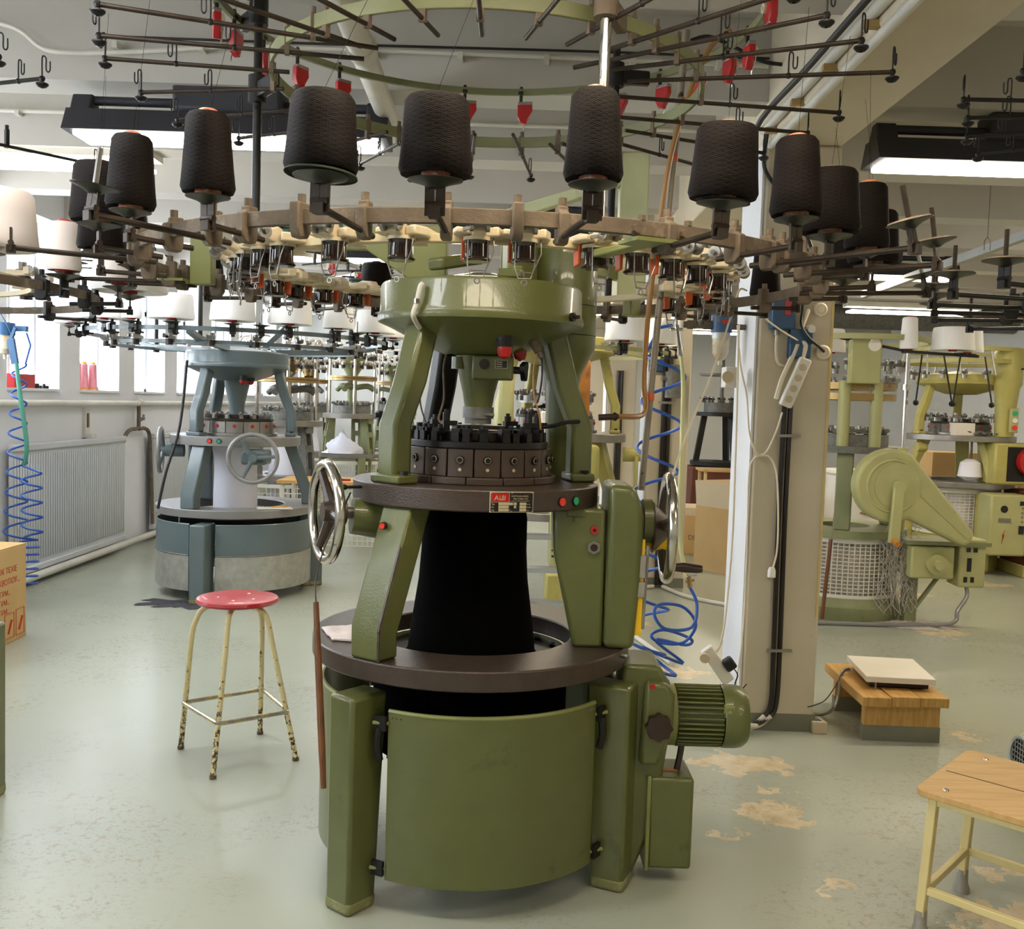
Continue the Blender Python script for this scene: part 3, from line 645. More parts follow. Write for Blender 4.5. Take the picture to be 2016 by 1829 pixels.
MB().prism([((.03+.006*math.cos(3*2*PI*k/30))*math.cos(2*PI*k/30), (.03+.006*math.cos(3*2*PI*k/30))*math.sin(2*PI*k/30)) for k in range(30)], 0, .02, axisT((1, -.2, 0)), (.14, -.07, 1.66)).build('clamp_knob', 'black_plastic', o, bev=.003)
for i, (x, y, s) in enumerate(((.085, -.2, 1.), (.135, -.05, .9))):
    o = MB().lathe([(.03*s, 1.768), (.028*s, 1.735), (.024*s, 1.728)], 20, (x, y, 0)).build('lamp_socket', 'black_plastic', HERO)
    MB().lathe([(.024*s, 1.73), (.024*s, 1.712), (.018*s, 1.697), (0, 1.69)], 20, (x, y, 0)).build('signal_bulb', 'red_gloss', o)
o = MB().cyl((.17, -.12, 1.77), (.195, -.13, 1.72), .018, .014).cyl((.195, -.13, 1.72), (.205, -.135, 1.70), .008).build('cable_gland', 'dusty_iron', HERO)
MB().tube(smoothpath([(.205, -.135, 1.70), (.208, -.13, 1.64), (.2, -.12, 1.57), (.185, -.12, 1.54)], 5), .0035, 6).build('loose_wire', 'cable_black', o)
MB().tube(smoothpath([(.19, -.13, 1.71), (.18, -.12, 1.66), (.185, -.12, 1.58), (.205, -.12, 1.51), (.21, -.11, 1.47)], 5), .0035, 6).build('loose_wire', 'copper_hose', o)
MB().tube(smoothpath([(-.11, 0, 1.72), (-.12, -.02, 1.66), (-.115, -.03, 1.56), (-.13, -.04, 1.49), (-.10, -.06, 1.475)], 5), .004, 6).build('loose_wire', 'dusty_iron', HERO)
MB().tube(smoothpath([(-.2, -.05, 1.74), (-.195, -.05, 1.62), (-.19, -.06, 1.54), (-.17, -.08, 1.48)], 5), .003, 6).build('loose_wire', 'cable_black', HERO)
for (x, y, h) in ((-.1, -.1, .05), (.17, -.09, .05), (.1, .12, .04), (-.15, .05, .03), (.2, .02, .045)):
    MB().cyl((x, y, 1.45), (x, y, 1.465+h), .012, n=8).cyl((x, y, 1.465+h), (x, y, 1.475+h), .007, n=8).box((x+.01, y, 1.48), (.05, .02, .016), 30).build('dial_fitting', 'black_metal', HERO)
# loose oil pipe on the left post and drum
cp = [pol(.350, -119, 1.905), pol(.358, -119.5, 1.895), pol(.360, -121, 1.85), pol(.360, -123, 1.81), pol(.31, -127, 1.785), pol(.268, -130, 1.765), pol(.272, -130, 1.745), pol(.262, -130, 1.72)]
MB().tube(smoothpath(cp, 6), .0085).build('oil_pipe', 'white_pipe', HERO)
for p in (pol(.361, -121, 1.853), pol(.272, -130, 1.75)): MB().cyl(p-Vector((0, 0, .007)), p+Vector((0, 0, .007)), .0105).build('pipe_clip', 'chrome', HERO)
p = pol(.345, -32, 1.83); MB().cyl(p, p+pol(.012, -32), .014).cyl(p, p+pol(.03, -32), .006).build('oil_nipple', 'dark_steel', HERO)
p = pol(.535, -24, .755); MB().cyl(p, p+pol(.015, -35), .007).ball(p+pol(.018, -35), .008).build('table_stop', 'steel', HERO)
p = pol(.409, -150, 1.27); MB().cyl(p, p+pol(.06, -150), .005).ball(p+pol(.06, -150), .009).build('table_pin', 'black_metal', HERO)
for z, rr in ((1.46, .355), (1.36, .4)):
    pass
p = pol(.355, -146, 1.50); MB().cyl(p, p+pol(.02, -146), .014).cyl(p, p+pol(.03, -146), .008).build('post_plug', 'black_plastic', HERO)
for (a, z) in ((-150, 1.73), (-150, 1.70), (-148, 1.55)):
    p = pol(.30 if z > 1.6 else .345, a, z); MB().cyl(p, p+pol(.012, a), .006).build('post_screw', 'black_metal', HERO)
p = LY(757, 1034, 3.02); MB().cyl(p, p+Vector((-.004, -.02, 0)), .011).build('stop_button_collar', 'black_plastic', HERO); MB().cyl(p, p+Vector((-.005, -.027, 0)), .008).build('stop_button', 'red_button', HERO)
# hose nipple on the right post: brass union with an amber hose to the air lance
p0 = LY(1140, 830, 3.37); p1 = LY(1178, 822, 3.36); p2 = LY(1215, 820, 3.36)
MB().tube(smoothpath([LY(1060, 842, 3.28), LY(1090, 838, 3.30), LY(1112, 832, 3.33), p0], 5), .007).build('air_pipe', 'black_metal', HERO)
MB().cyl(p1, p2, .011).cyl(p1+(p2-p1)*.8, p1+(p2-p1)*.95, .015).build('hose_union', 'bakelite', HERO)
# start and stop buttons and maker's plate on the rim of the upper table
for px, m in ((1104, 'red_button'), (1130, 'green_button')):
    q = LZ(px, 987, 1.252); a = math.degrees(math.atan2(q.y, q.x)); a = math.degrees(math.asin(max(-1, min(1, 0)))) if False else a
    # stand on the rim: same bearing from the camera
    best = min(((abs((AX+.409*math.cos(R(t)))/(AY+.409*math.sin(R(t)))-ray(px, 987).x/ray(px, 987).y)), t) for t in [-90+.25*i for i in range(360)])[1]
    d = pol(1, best); c = d*.408+Vector((0, 0, 1.252))
    o = MB().cyl(c, c+d*.009, .0155, n=20).build('push_button', 'black_plastic', HERO); MB().cyl(c, c+d*.012, .0125, n=20).build('button_cap', m, o, bev=.002)
def bearing(px, py, rad):
    t0 = ray(px, py); return min(((abs((AX+rad*math.cos(R(t)))/(AY+rad*math.sin(R(t)))-t0.x/t0.y)), t) for t in [-170+.25*i for i in range(640)])[1]
am = bearing(1007, 987, .41); d = pol(1, am); tt = pol(1, am+90); c = d*.41+Vector((0, 0, 1.255)); TP = frame(tt, (0, 0, 1))
PW, PH = .137, .0625
pl = MB().box(c+d*.002, (PW, PH, .004), M=TP).build('maker_plate', 'plate_silver', HERO, bev=.001)
MB().box(c+d*.0045, (PW-.005, PH-.005, .001), M=TP).build('plate_face', 'plate_black', pl)
def onp(x, y, z=.0052): return c+tt*(x-PW/2)+Vector((0, 0, y-PH/2))+d*z
MB().box(onp(.033, .0445), (.057, .0275, .0008), M=TP).build('plate_border', 'plate_silver', pl)
MB().box(onp(.0325, .0450, .0058), (.055, .0262, .0006), M=TP).build('red_field', 'red_gloss', pl)
text('A', .021, 'plate_silver', pl, TP, onp(.0130, .0375, .0062), sx=1.05); text('LBI', .0165, 'plate_silver', pl, TP, onp(.0285, .0405, .0062), sx=.95)
MB().box(onp(.0385, .0385, .0062), (.019, .0018, .0006), M=TP).build('logo_underline', 'plate_silver', pl)
text('ALBI-Maschinenfabrik', .0072, 'plate_silver', pl, TP, onp(.066, .0475, .0056), sx=.86); text('Alber & Bitzer KG', .0072, 'plate_silver', pl, TP, onp(.0725, .0395, .0056), sx=.86)
text('ALBSTADT-TAILFINGEN GERMANY', .0038, 'plate_silver', pl, TP, onp(.0655, .0335, .0056), sx=.98)
for i, (s_, wd) in enumerate((('Typ', .045), ('Nr.', .032), ('Tlg.', .032))):
    y = .0235-.0092*i; text(s_, .0066, 'plate_silver', pl, TP, onp(.005, y, .0056)); MB().box(onp(.027+wd/2, y+.0028, .0056), (wd, .0078, .0006), M=TP).build('data_field', 'plate_silver', pl)
    MB().box(onp(.1035, y+.0028, .0056), (.021, .0078, .0006), M=TP).build('data_field', 'plate_silver', pl); text(('mm ø', 'Nadeln', 'mm')[i], .0058, 'plate_silver', pl, TP, onp(.1155, y, .0056), sx=.8)
    if i < 2: MB().box(onp(.079, y+.0028, .0056), (.010-.003*i, .0078, .0006), M=TP).build('data_field', 'plate_silver', pl)
text('E', .0062, 'plate_silver', pl, TP, onp(.061, .0051, .0056))
for x in (.0035, PW/2, PW-.0035):
    for y in (.0035, PH-.0035): MB().ball(onp(x, y, .0052), .0016, 8).build('plate_rivet', 'plate_silver', pl)
# ---- head: rear column, covers and the three arms that carry the creel
cc = pol(.385, 40)
MB().lathe([(.058, 1.29), (.06, 1.62), (.066, 1.66), (.108, 1.745), (.112, 1.76), (.112, 2.10), (.105, 2.112), (0, 2.115)], 32, cc).build('rear_column', 'green', HERO)
for z in (1.80, 1.905): MB().torus(cc+Vector((0, 0, z)), .1125, .0016, n=32, k=6).build('column_seam', 'black_metal', HERO)
p0 = LY(856, 520, 3.2); MB().bar(p0, p0+Vector((.13, .16, .045)), .07, .04).build('top_cover', 'green', HERO, bev=.01)
p0 = LY(1006, 537, 3.12); MB().box(p0+Vector((0, 0, -.003)), (.08, .05, .03), -10).build('top_cover', 'green', HERO, bev=.006)
MB().box((.10, .02, 2.02), (.055, .06, .14), 20).build('cable_box', 'green_plain', HERO, bev=.006)
ARMS = (172, -66, 53)
for a in ARMS:
    T = radial(a)
    poly = {172: [(.12, 1.94), (.22, 1.94), (.40, 2.055), (.95, 2.06), (.95, 1.93), (1.03, 1.93), (1.03, 2.105), (.12, 2.14)], -66: [(.74, 1.936), (1.08, 1.936), (1.08, 1.948), (.74, 1.96)], 53: [(.12, 1.94), (.22, 1.94), (.40, 2.055), (.95, 2.06), (.95, 1.93), (1.03, 1.93), (1.03, 2.105), (.12, 2.14)]}[a]
    o = MB().prism(poly, -.02, .02, T).build('creel_arm', 'green_plain', HERO, bev=.004)
    MB().prism([(1.03, 1.935), (1.12, 1.935), (1.12, 1.944), (1.03, 1.944)], -.07, .07, T).build('arm_shoe', 'green_plain', o)
sp = LY(1245, 430, 4.05); o = MB().b2((sp.x-.056, sp.y-.05, 1.99), (sp.x+.056, sp.y+.05, 2.565)).build('square_post', 'green_pale', HERO, bev=.006)
MB().bar((sp.x-.05, sp.y, 2.46), LY(1000, 425, 4.15), .05, .045).build('post_brace', 'green_pale', o, bev=.004)
# ---- rings and poles
MB().ring(1.084, 1.1, 1.949, 1.985, n=96).build('creel_ring', 'dusty_iron', HERO, bev=.002)
MB().ring(.735, .765, 1.962, 1.984, n=80).build('feeder_ring', 'ring_cream', HERO, bev=.002)
MB().ring(.694, .706, 2.575, 2.615, n=80).build('guide_ring', 'ring_olive', HERO, bev=.002)
MB().ring(.893, .91, 2.842, 2.868, n=90).build('stop_motion_ring', 'ring_olive', HERO, bev=.002)
for i, a in enumerate(ARMS):
    p = pol(.80, a); o = MB().cyl(p+Vector((0, 0, 1.985)), p+Vector((0, 0, 2.96)), .0145, n=14).build('pole', ('black_metal', 'chrome', 'black_metal')[i], HERO)
    m = 'dusty_iron' if i == 1 else 'black_metal'
    for z, rr in ((2.595, .70), (2.855, .90)):
        MB().cyl(p+Vector((0, 0, z-.045)), p+Vector((0, 0, z+.045)), .032, n=18).build('clamp', m, o, bev=.004)
        MB().bar(p+Vector((0, 0, z-.005)), pol(rr, a+(9 if rr < .8 else -6), z-.005), .03, .055).build('clamp_arm', m, o, bev=.005)
# air lance tube rising behind the right hand side with a hose taped to it
la, lb = atY(1262, 965, 3.62), atY(1352, 60, 3.62)
o = tag(MB().cyl(la, lb, .0125, n=14).build('support_tube', 'chip_tube'), 'tall chipped grey tube leaning behind the green machine, hose taped to it', 'tube')
for px, py in ((1272, 777), (1325, 305)):
    t_ = (py-965)/(60-965); q = la+(lb-la)*t_; e = (lb-la).normalized(); MB().cyl(q-e*.014, q+e*.014, .0145, n=14).build('orange_tape', 'orange_tab', o)
hp = [loc(q)+Vector((AX, AY, 0)) for q in ()]
hs = [atY(1215, 820, 3.37), atY(1255, 820, 3.45), atY(1268, 812, 3.52), atY(1271, 790, 3.585), atY(1268, 740, 3.60), atY(1278, 600, 3.6), atY(1295, 470, 3.6), atY(1318, 320, 3.595), atY(1345, 220, 3.59), atY(1380, 130, 3.6), atY(1405, 85, 3.6), atY(1440, 60, 3.6)]
tag(MB().tube(smoothpath(hs, 6), .0095).build('air_hose', 'copper_hose'), 'amber air hose running up the chipped tube from the green machine', 'hose')
# ================================================================== creel: clamps, cone holders, yarn cones
def cone_mesh(m, h, rb, rt, core, fat=0):
    """a wound yarn cone: bulging shoulders, paper core showing at both ends; returns (body mesh, core mesh)"""
    e = .012
    prof = [(.018, .012), (rb*.8, .004), (rb-e*.4, .004), (rb, .004+e), (rb-(rb-rt)*.33, h*.33), (rb-(rb-rt)*.66, h*.66), (rt+.001, h-e), (rt-e*.5, h-.002), (rt-e*1.4, h), (.024, h-.004)]
    return MB().lathe(prof, 36).mesh('yarn_cone'), MB().lathe([(.028, -.003), (.03, -.002), (.021, h+.007), (.017, h+.009), (.013, h+.007), (.013, h-.01)], 18).lathe([(0, -.002), (.028, -.003)], 18).mesh('paper_core')
CONES = {'dark_fat': ('yarn_dark',)+cone_mesh(0, .160, .076, .0645, 0)+('cone_core',), 'dark_slim': ('yarn_dark',)+cone_mesh(0, .182, .0615, .048, 0)+('cone_core',),
         'white_fat': ('white_yarn',)+cone_mesh(0, .17, .152, .138, 0)+('cone_core_red',), 'white_mid': ('white_yarn',)+cone_mesh(0, .19, .112, .096, 0)+('cone_core_red',), 'white_slim': ('white_yarn',)+cone_mesh(0, .235, .066, .052, 0)+('cone_core_red',),
         'blush_fat': ('blush_yarn',)+cone_mesh(0, .17, .152, .138, 0)+('cone_core_red',), 'blush_slim': ('blush_yarn',)+cone_mesh(0, .17, .058, .047, 0)+('cone_core_red',)}
for k_, (mm, a_, b_, c_) in CONES.items():
    a_.materials.append(MATS[mm]); b_.materials.append(MATS[c_])
def yarn_cone(kind, p, label, group, up=(0, 0, 1), spin=0):
    mm, a_, b_, c_ = CONES[kind]
    o = bpy.data.objects.new('yarn_cone', a_); COL.objects.link(o); tag(o, label, 'yarn cone', group)
    o.matrix_world = Matrix.Translation(Vector(p)) @ (axisT(up).to_4x4() @ Matrix.Rotation(R(spin), 4, 'Z'))
    q = bpy.data.objects.new('paper_core', b_); COL.objects.link(q); setp(q, o); return o
def creel_clamp(root, a, rr, zt, m):
    T = radial(a); q = MB().prism([(rr-.022, zt+.012), (rr+.018, zt+.012), (rr+.018, zt-.075), (rr-.022, zt-.075)], -.017, .017, T)
    return q
def holder(root, a, rr, z, m, r0, up=None, spindle=False, lint=False, disc_r=.052, bh=.055, clamp_m=None, bare=False):
    """radial rod clamped to the creel ring, upright bracket, dished disc (and spindle)"""
    T = radial(a); e = pol(rr, a, z); s = pol(r0, a, z)
    cl = MB().prism([(r0-.03, z+.062), (r0+.004, z+.062), (r0+.004, z+.05), (r0+.02, z+.044), (r0+.02, z-.012), (r0+.008, z-.026), (r0-.024, z-.026), (r0-.03, z-.012)], -.0125, .0125, T)
    cl.cyl(pol(r0-.008, a, z+.06), pol(r0-.008, a, z+.08), .0105, n=8)
    hcl = cl.build('creel_clamp', clamp_m or 'dusty_iron', root, bev=.004)
    rod = MB().cyl(pol(r0-.06, a, z-.01), pol(rr+.01, a, z-.002), .0075, n=10).build('holder_rod', m, hcl)
    up = Vector(up or (0, 0, 1)).normalized()
    b = MB(); tg = pol(1, a+90)
    d_ = e+up*bh
    for sd in (-1, 1): b.bar(e+tg*(.011*sd)-up*.012, d_+tg*(.011*sd)-up*.004, .006, .02, tg)
    b.cyl(e-tg*.019+up*.01, e+tg*.019+up*.01, .008, n=8); b.box(e-up*.006, (.024, .024, .022), a)
    br = b.build('bracket', m, hcl)
    if bare: return e, d_, up
    TD = axisT(up)
    MB().lathe([(0, -.004), (.014, -.012), (.02, -.008), (disc_r*.55, -.004), (disc_r, .003), (disc_r+.001, .005), (disc_r*.5, .003), (0, .002)], 28, d_, TD).build('disc', 'disc_enamel', hcl)
    if lint: MB().lathe([(disc_r-.002, .004), (disc_r-.004, .009), (disc_r*.6, .011), (.01, .009)], 24, d_, TD).build('lint_mat', 'lint_felt', hcl)
    if spindle: MB().cyl(d_, d_+up*.088, .0062, n=10).build('spindle', 'dusty_rod' if lint else 'steel', hcl)
    return e, d_, up
ZR = 1.94
def tilt(a, deg, side=0): v = Vector((0, 0, 1))*math.cos(R(deg))-pol(1, a+side)*math.sin(R(deg)); return v
HC = [  # angle, radius, kind, lean, label of the cone
    (-102.5, 1.335, 'dark_fat', 2, 'fat black yarn cone on a felt-topped disc, beside the thick pale ceiling pipe'),
    (-92.4, 1.30, 'dark_fat', -2, 'fattest black yarn cone at the front of the creel ring, nearest the middle'),
    (-78.5, 1.335, 'dark_slim', 1, 'slim brown-black yarn cone in line with the bright steel pole'),
    (-64.4, 1.29, 'dark_fat', -3, 'fat brown-black yarn cone leaning slightly, left of the pillar'),
    (-53, 1.27, 'dark_slim', 2, 'slim brown-black yarn cone standing in front of the pillar'),
    (-41.7, 1.215, 'dark_fat', 1, 'fat black yarn cone just beyond the pillar edge'),
    (-28, 1.225, 'dark_slim', 0, 'slim black yarn cone between two fat ones on the right of the creel'),
    (-15, 1.235, 'dark_fat', 0, 'fat black yarn cone beside the dusty empty discs'),
    (-119.4, 1.21, 'dark_slim', -1, 'slim black yarn cone in front of the dark lamp'),
    (-135.5, 1.2, 'dark_slim', 1, 'slim black yarn cone beside the tilted empty disc with a spindle'),
    (-148.6, 1.2, 'dark_fat', 0, 'fat black yarn cone behind the tilted empty disc'),
    (-175.3, 1.24, 'dark_fat', 0, 'fat black yarn cone low on the window side of the creel'),
    (169.9, 1.28, 'dark_slim', 0, 'slim black yarn cone at the window side, behind the green creel arm'),
    (0.5, 1.215, 'dark_slim', 0, 'slim black yarn cone tucked behind the fat ones beside the pillar')]
GR = 'black yarn cones around the green machine'
for a, rr, kd, ln, lab in HC:
    e, d_, up = holder(HERO, a, rr, ZR, 'dusty_rod', 1.092, tilt(a, ln), disc_r=.056 if kd == 'dark_fat' else .05)
    if kd == 'dark_fat' and a in (-102.5, -64.4): MB().lathe([(.075 if a == -102.5 else .06, .006), (.074 if a == -102.5 else .058, .010), (.02, .009)], 24, d_, axisT(up+Vector((.05, 0, 0)))).build('felt_pad', 'felt_green' if a == -102.5 else 'disc_enamel', HERO)
    yo = yarn_cone(kd, Vector((AX, AY, 0))+d_+up*.009, lab, GR, up, a*3); h_ = .17
    q = Vector((AX, AY, 0))+pol(1.2, a+5, 2.53); inv = yo.matrix_world.inverted(); MB().cyl((0, 0, h_), inv @ q, .0005, n=4, cap=False).build('yarn_strand', 'yarn_dark', yo)
for a, rr, ln, lint, sd in ((-126, 1.406, 8, False, 306), (-45.2, 1.464, 14, True, 45), (-33.8, 1.43, 9, True, 34), (-8.8, 1.417, 15, False, 9), (175, 1.445, 9, False, 5), (-155.9, 1.411, 0, False, 0)):
    up = tilt(a, ln, sd)
    holder(HERO, a, rr, ZR, 'dusty_rod', 1.092, up, spindle=True, lint=lint, bare=a == -155.9)
BK = [(148.5, 1.33), (136, 1.25), (126, 1.3), (114, 1.28), (101, 1.3), (88, 1.28), (74, 1.3), (62, 1.27), (43, 1.25), (30, 1.28), (18, 1.22)]
BL_ = {0: 'slim black yarn cone at the back of the creel, just behind the green creel arm', 1: 'fat black yarn cone at the back of the creel, above the blue-grey machine', 3: 'fat black yarn cone at the back of the creel, beside the green gusset plate', 6: 'slim black yarn cone at the back of the creel, behind the drive drum', 9: 'slim black yarn cone at the back of the creel, in front of the pillar'}
for i, (a, rr) in enumerate(BK):
    e, d_, up = holder(HERO, a, rr, ZR, 'dusty_rod', 1.092, None)
    if i in (0, 1, 3, 6, 9): yarn_cone('dark_fat' if i in (1, 3) else 'dark_slim', Vector((AX, AY, 0))+d_+up*.009, BL_[i], GR, (0, 0, 1), a)
# spare clamps without rods
for a in (-111, -84, 158, 96):
    creel = MB().prism([(1.062, 2.0), (1.118, 2.0), (1.118, 1.94), (1.108, 1.918), (1.075, 1.918), (1.062, 1.935)], -.013, .013, radial(a)).cyl(pol(1.085, a, 2.0), pol(1.085, a, 2.02), .0105, n=8).build('creel_clamp', 'dusty_iron', HERO, bev=.004)
for a in (-69.3, -62.5):
    bolt(pol(1.1, a, 1.963), pol(1, a), HERO, .011, 'dusty_iron'); bolt(pol(1.092, a+1, 1.985), (0, 0, 1), HERO, .01, 'dusty_iron')
# ---- positive yarn feeders on the inner ring
def feeder(root, det=True):
    o = MB()
    o.prism([(-.085, .012), (-.07, .034), (-.02, .038), (.02, .03), (.05, .042), (.075, .034), (.082, .008), (.05, .0), (-.03, -.004), (-.07, -.002)], -.015, .015, frame((1, 0, 0), (0, 0, 1)))
    o.b2((-.085, -.018, .0), (-.045, .018, .022)); o.prism([(-.02, .012), (.045, .016), (.06, .045), (.02, .06), (-.06, .055), (-.075, .03)], .004, .026); o.prism([(-.01, -.012), (.05, -.014), (.065, -.05), (.03, -.056), (-.03, -.04)], .008, .022)
    body = o.build('yarn_feeder', 'feeder_cream', root, bev=.004)
    MB().cyl((.03, 0, -.004), (.03, 0, .004), .032, n=20).build('drum_collar', 'feeder_cream', body)
    MB().lathe([(.0, -.05), (.029, -.05), (.033, -.046), (.027, -.040), (.026, -.012), (.031, -.004), (0, -.004)], 20, (.03, 0, 0)).build('feed_drum', 'feeder_drum', body)
    MB().cyl((.03, 0, .03), (.03, 0, .044), .018, n=16).cyl((.03, 0, .042), (.03, 0, .049), .025, n=18).build('drive_pulley', 'teal_cap', body)
    for s in (-1, 1): MB().cyl((.088, .018*s-.004, .024), (.088, .018*s+.004, .024), .017, n=14).build('tension_disc', 'steel', body)
    MB().cyl((.088, -.03, .024), (.088, .03, .024), .006, n=8).build('tension_knob', 'iron_grey', body)
    MB().prism([(-.014, .006), (.012, .006), (.01, -.04), (-.01, -.044)], .026, .034, frame((1, 0, 0), (0, 0, 1))).build('indicator_tab', 'orange_tab', body, bev=.002)
    w_ = MB()
    w_.tube([(.05, -.022, 0), (.052, -.022, -.06), (.05, -.014, -.085), (.05, .014, -.085), (.052, .022, -.06), (.05, .022, 0)], .0018, 5)
    w_.tube([(.04, .035, .012), (.055, .036, -.03), (.055, .018, -.072), (.055, -.016, -.072)], .0016, 5); w_.torus((.05, 0, -.094), .006, .0016, (1, 0, 0), 10, 5)
    w_.build('wire_guide', 'steel', body)
    MB().bar((.06, -.034, .016), (.10, .034, .03), .006, .008).build('stop_lever', 'iron_grey', body)
    return body
FA = [-165.6, -157, -149, -140.5, -132.3, -118, -103.2, -89.3, -80.0, -66.2, -56, -46.5, -36, -23.5, -10, 4, 17, 30, 66, 80, 94, 107, 119, 131, 142.5, 153, 163, 179]
fd = feeder(HERO)
for i, a in enumerate(FA):
    o = fd if i == 0 else dup(fd, HERO)
    o.scale = (1.14, 1.14, 1.14); o.location = pol(.755, a, 1.966); o.rotation_euler = (0, 0, R(a+(6 if i % 2 else -5)))
# ---- guide arms on the upper ring
def hook(root, p, a, m='black_metal', s=1.):
    T = frame(pol(1, a), (0, 0, 1)); q = lambda x, y, z: Vector(p)+T @ Vector((x*s, y*s, z*s))
    return MB().tube(smoothpath([q(0, 0, 0), q(0, .06, 0), q(.006, .068, 0), q(.012, .06, 0), q(.012, .028, 0), q(.018, .02, 0), q(.024, .028, 0), q(.024, .055, 0)], 3), .0024, 6).build('wire_hook', m, root)
def guide_arm(root, s, e, zr, m='dusty_rod', ring_r=.70, eye=True, hk=(.55,)):
    s, e = Vector(s), Vector(e)
    o = MB().cyl(s, e, .0068, n=10).build('guide_arm', m, root)
    # clamp where the arm crosses the ring
    best = min(range(101), key=lambda k: abs((s+(e-s)*k/100).to_2d().length-ring_r)); c = s+(e-s)*best/100
    a = math.degrees(math.atan2(e.y-s.y, e.x-s.x))
    MB().box(c+Vector((0, 0, .03)), (.014, .02, .075), a).cyl(c+Vector((0, 0, .065)), c+Vector((0, 0, .085)), .008, n=8).build('clamp', 'dusty_iron' if m == 'dusty_rod' else m, o)
    for f in hk: q = s+(e-s)*f; MB().ball(q, .0095, 8).build('hook_collar', 'black_metal', o); hook(o, q, a)
    if eye:
        MB().ball(e, .0105, 8).lathe([(.004, -.03), (.012, -.028), (.02, -.02), (.02, -.016), (.01, -.012), (.004, -.012)], 16, e).cyl(e, e-Vector((0, 0, .02)), .005, n=6).build('eyelet', 'black_metal', o); hook(o, e+Vector((0, 0, .005)), a+60)
    return o
GA = [((192, 8), (744, 95)), ((195, 70), (717, 116)), ((207, 115), (570, 142)), ((278, 182), (558, 175)), ((1628, 30), (1130, 133)), ((1696, 80), (1180, 140)), ((1757, 142), (1235, 160)), ((1652, 222), (1215, 190)), ((1590, 262), (1210, 230)),
      ((1045, 345), (1010, 265)), ((925, 340), (935, 265)), ((710, 322), (790, 280)), ((470, 272), (660, 250))]
for i, (e, s) in enumerate(GA): guide_arm(HERO, LZ(*s, 2.552), LZ(*e, 2.552), 2.552, hk=((.5,) if i % 2 else (.62,)))
for a, s in ((-131, 4), (-118, 3), (-104, 2), (-90, 0), (-76, -2), (-63, -3), (-51, -4), (28, 4), (43, 3), (60, 2), (70, -3), (108, 2), (134, -2), (163, 3)):
    guide_arm(HERO, pol(.58, a+s, 2.552), pol(1.2, a, 2.552), 2.552)
# ---- red stop-motion units under the top ring
def stop_unit(root):
    o = MB().prism([(-.028, 0), (.032, 0), (.034, -.05), (.02, -.078), (-.004, -.085), (-.012, -.06), (-.03, -.03)], -.013, .013, frame((1, 0, 0), (0, 0, 1))).build('stop_motion', 'red_paint', root, bev=.004)
    MB().b2((-.029, -.0135, -.006), (.03, .0135, .008)).build('cap', 'steel', o, bev=.003)
    MB().cyl((-.012, -.013, -.02), (-.012, -.022, -.02), .015, n=16).cyl((-.012, -.013, -.02), (-.012, -.026, -.02), .006, n=10).build('porcelain_disc', 'feeder_cream', o)
    MB().tube([(-.02, -.016, -.03), (-.012, -.018, -.055), (.004, -.016, -.075), (.01, -.016, -.098)], .003, 6).tube([(.004, -.016, -.075), (.02, -.012, -.07), (.03, -.01, -.075)], .0025, 5).build('drop_wire', 'chrome', o)
    MB().cyl((.02, 0, .0), (.02, 0, .06), .007, n=8).box((.02, 0, .045), (.02, .02, .014)).ball((.02, 0, .066), .008, 8).build('mount', 'dark_steel', o)
    return o
su = stop_unit(HERO); first = True
for (x, y) in ((425, 40), (440, 80), (518, 118), (590, 148), (682, 172), (925, 210), (1030, 208), (1226, 205), (1296, 180), (1362, 158), (1427, 130), (1478, 104), (1515, 18)):
    p = LZ(x, y, 2.78); a = math.degrees(math.atan2(p.y, p.x)); o = su if first else dup(su, HERO); first = False
    o.location = pol(.90, a, 2.805); o.rotation_euler = (0, 0, R(a+90 if a > 0 else a-70))
for a in (-150, -130, -110, -95, -80, -60, -40):
    o = dup(su, HERO); o.location = pol(.90, a, 2.805); o.rotation_euler = (0, 0, R(a-60))
# rag on the lower table, chalk number, wooden stick hooked on the hand wheel
rg = MB(); n_, m_ = 10, 8; vs = []; random.seed(3)
ra, rb_, rc = LZ(634, 1236, .776), LZ(692, 1232, .776), LZ(660, 1268, .776)
for i in range(n_):
    for j in range(m_):
        u_, v_ = i/(n_-1), j/(m_-1); p = ra+(rb_-ra)*u_*1.15+(rc-ra)*v_*(.75+.3*u_); vs.append((p.x+random.uniform(-.003, .003), p.y+random.uniform(-.004, .004), .779+.007*abs(math.sin(5*u_+3*v_))*(0.3 if i in (0, n_-1) or j in (0, m_-1) else 1)))
top = vs; bot = [(x, y, .7745) for x, y, z in vs]; fs = []
N = n_*m_
for i in range(n_-1):
    for j in range(m_-1): q = i*m_+j; fs.append((q, q+1, q+m_+1, q+m_)); fs.append((N+q, N+q+m_, N+q+m_+1, N+q+1))
edge = [j for j in range(m_)]+[i*m_+m_-1 for i in range(1, n_)]+[(n_-1)*m_+j for j in range(m_-2, -1, -1)]+[i*m_ for i in range(n_-2, 0, -1)]
for k in range(len(edge)): a, b = edge[k], edge[(k+1) % len(edge)]; fs.append((a, N+a, N+b, b))
rg.add([(x+AX, y+AY, z) for x, y, z in top+bot], fs, True)
tag(rg.build('cleaning_rag', 'rag'), 'crumpled pale cleaning rag lying on the lower round table', 'rag')
text('95', .022, 'print_grey', HERO, frame(pol(1, -134+90), (0, 0, 1)), pol(.397, -140, 1.355), name='chalk_number')
s0 = loc(atY(640, 1075, 2.99)); s1 = loc(atY(622, 1185, 2.9)); s2 = loc(atY(637, 1552, 2.80)); W = Vector((AX, AY, 0))
o = MB().tube([W+s1, W+s1+(s2-s1)*.3, W+s1+(s2-s1)*.8, W+s2], [.008, .0105, .0105, .008], 10).build('wooden_stick', 'stick_wood'); tag(o, 'dark wooden stick hanging by a wire from the hand wheel', 'stick')
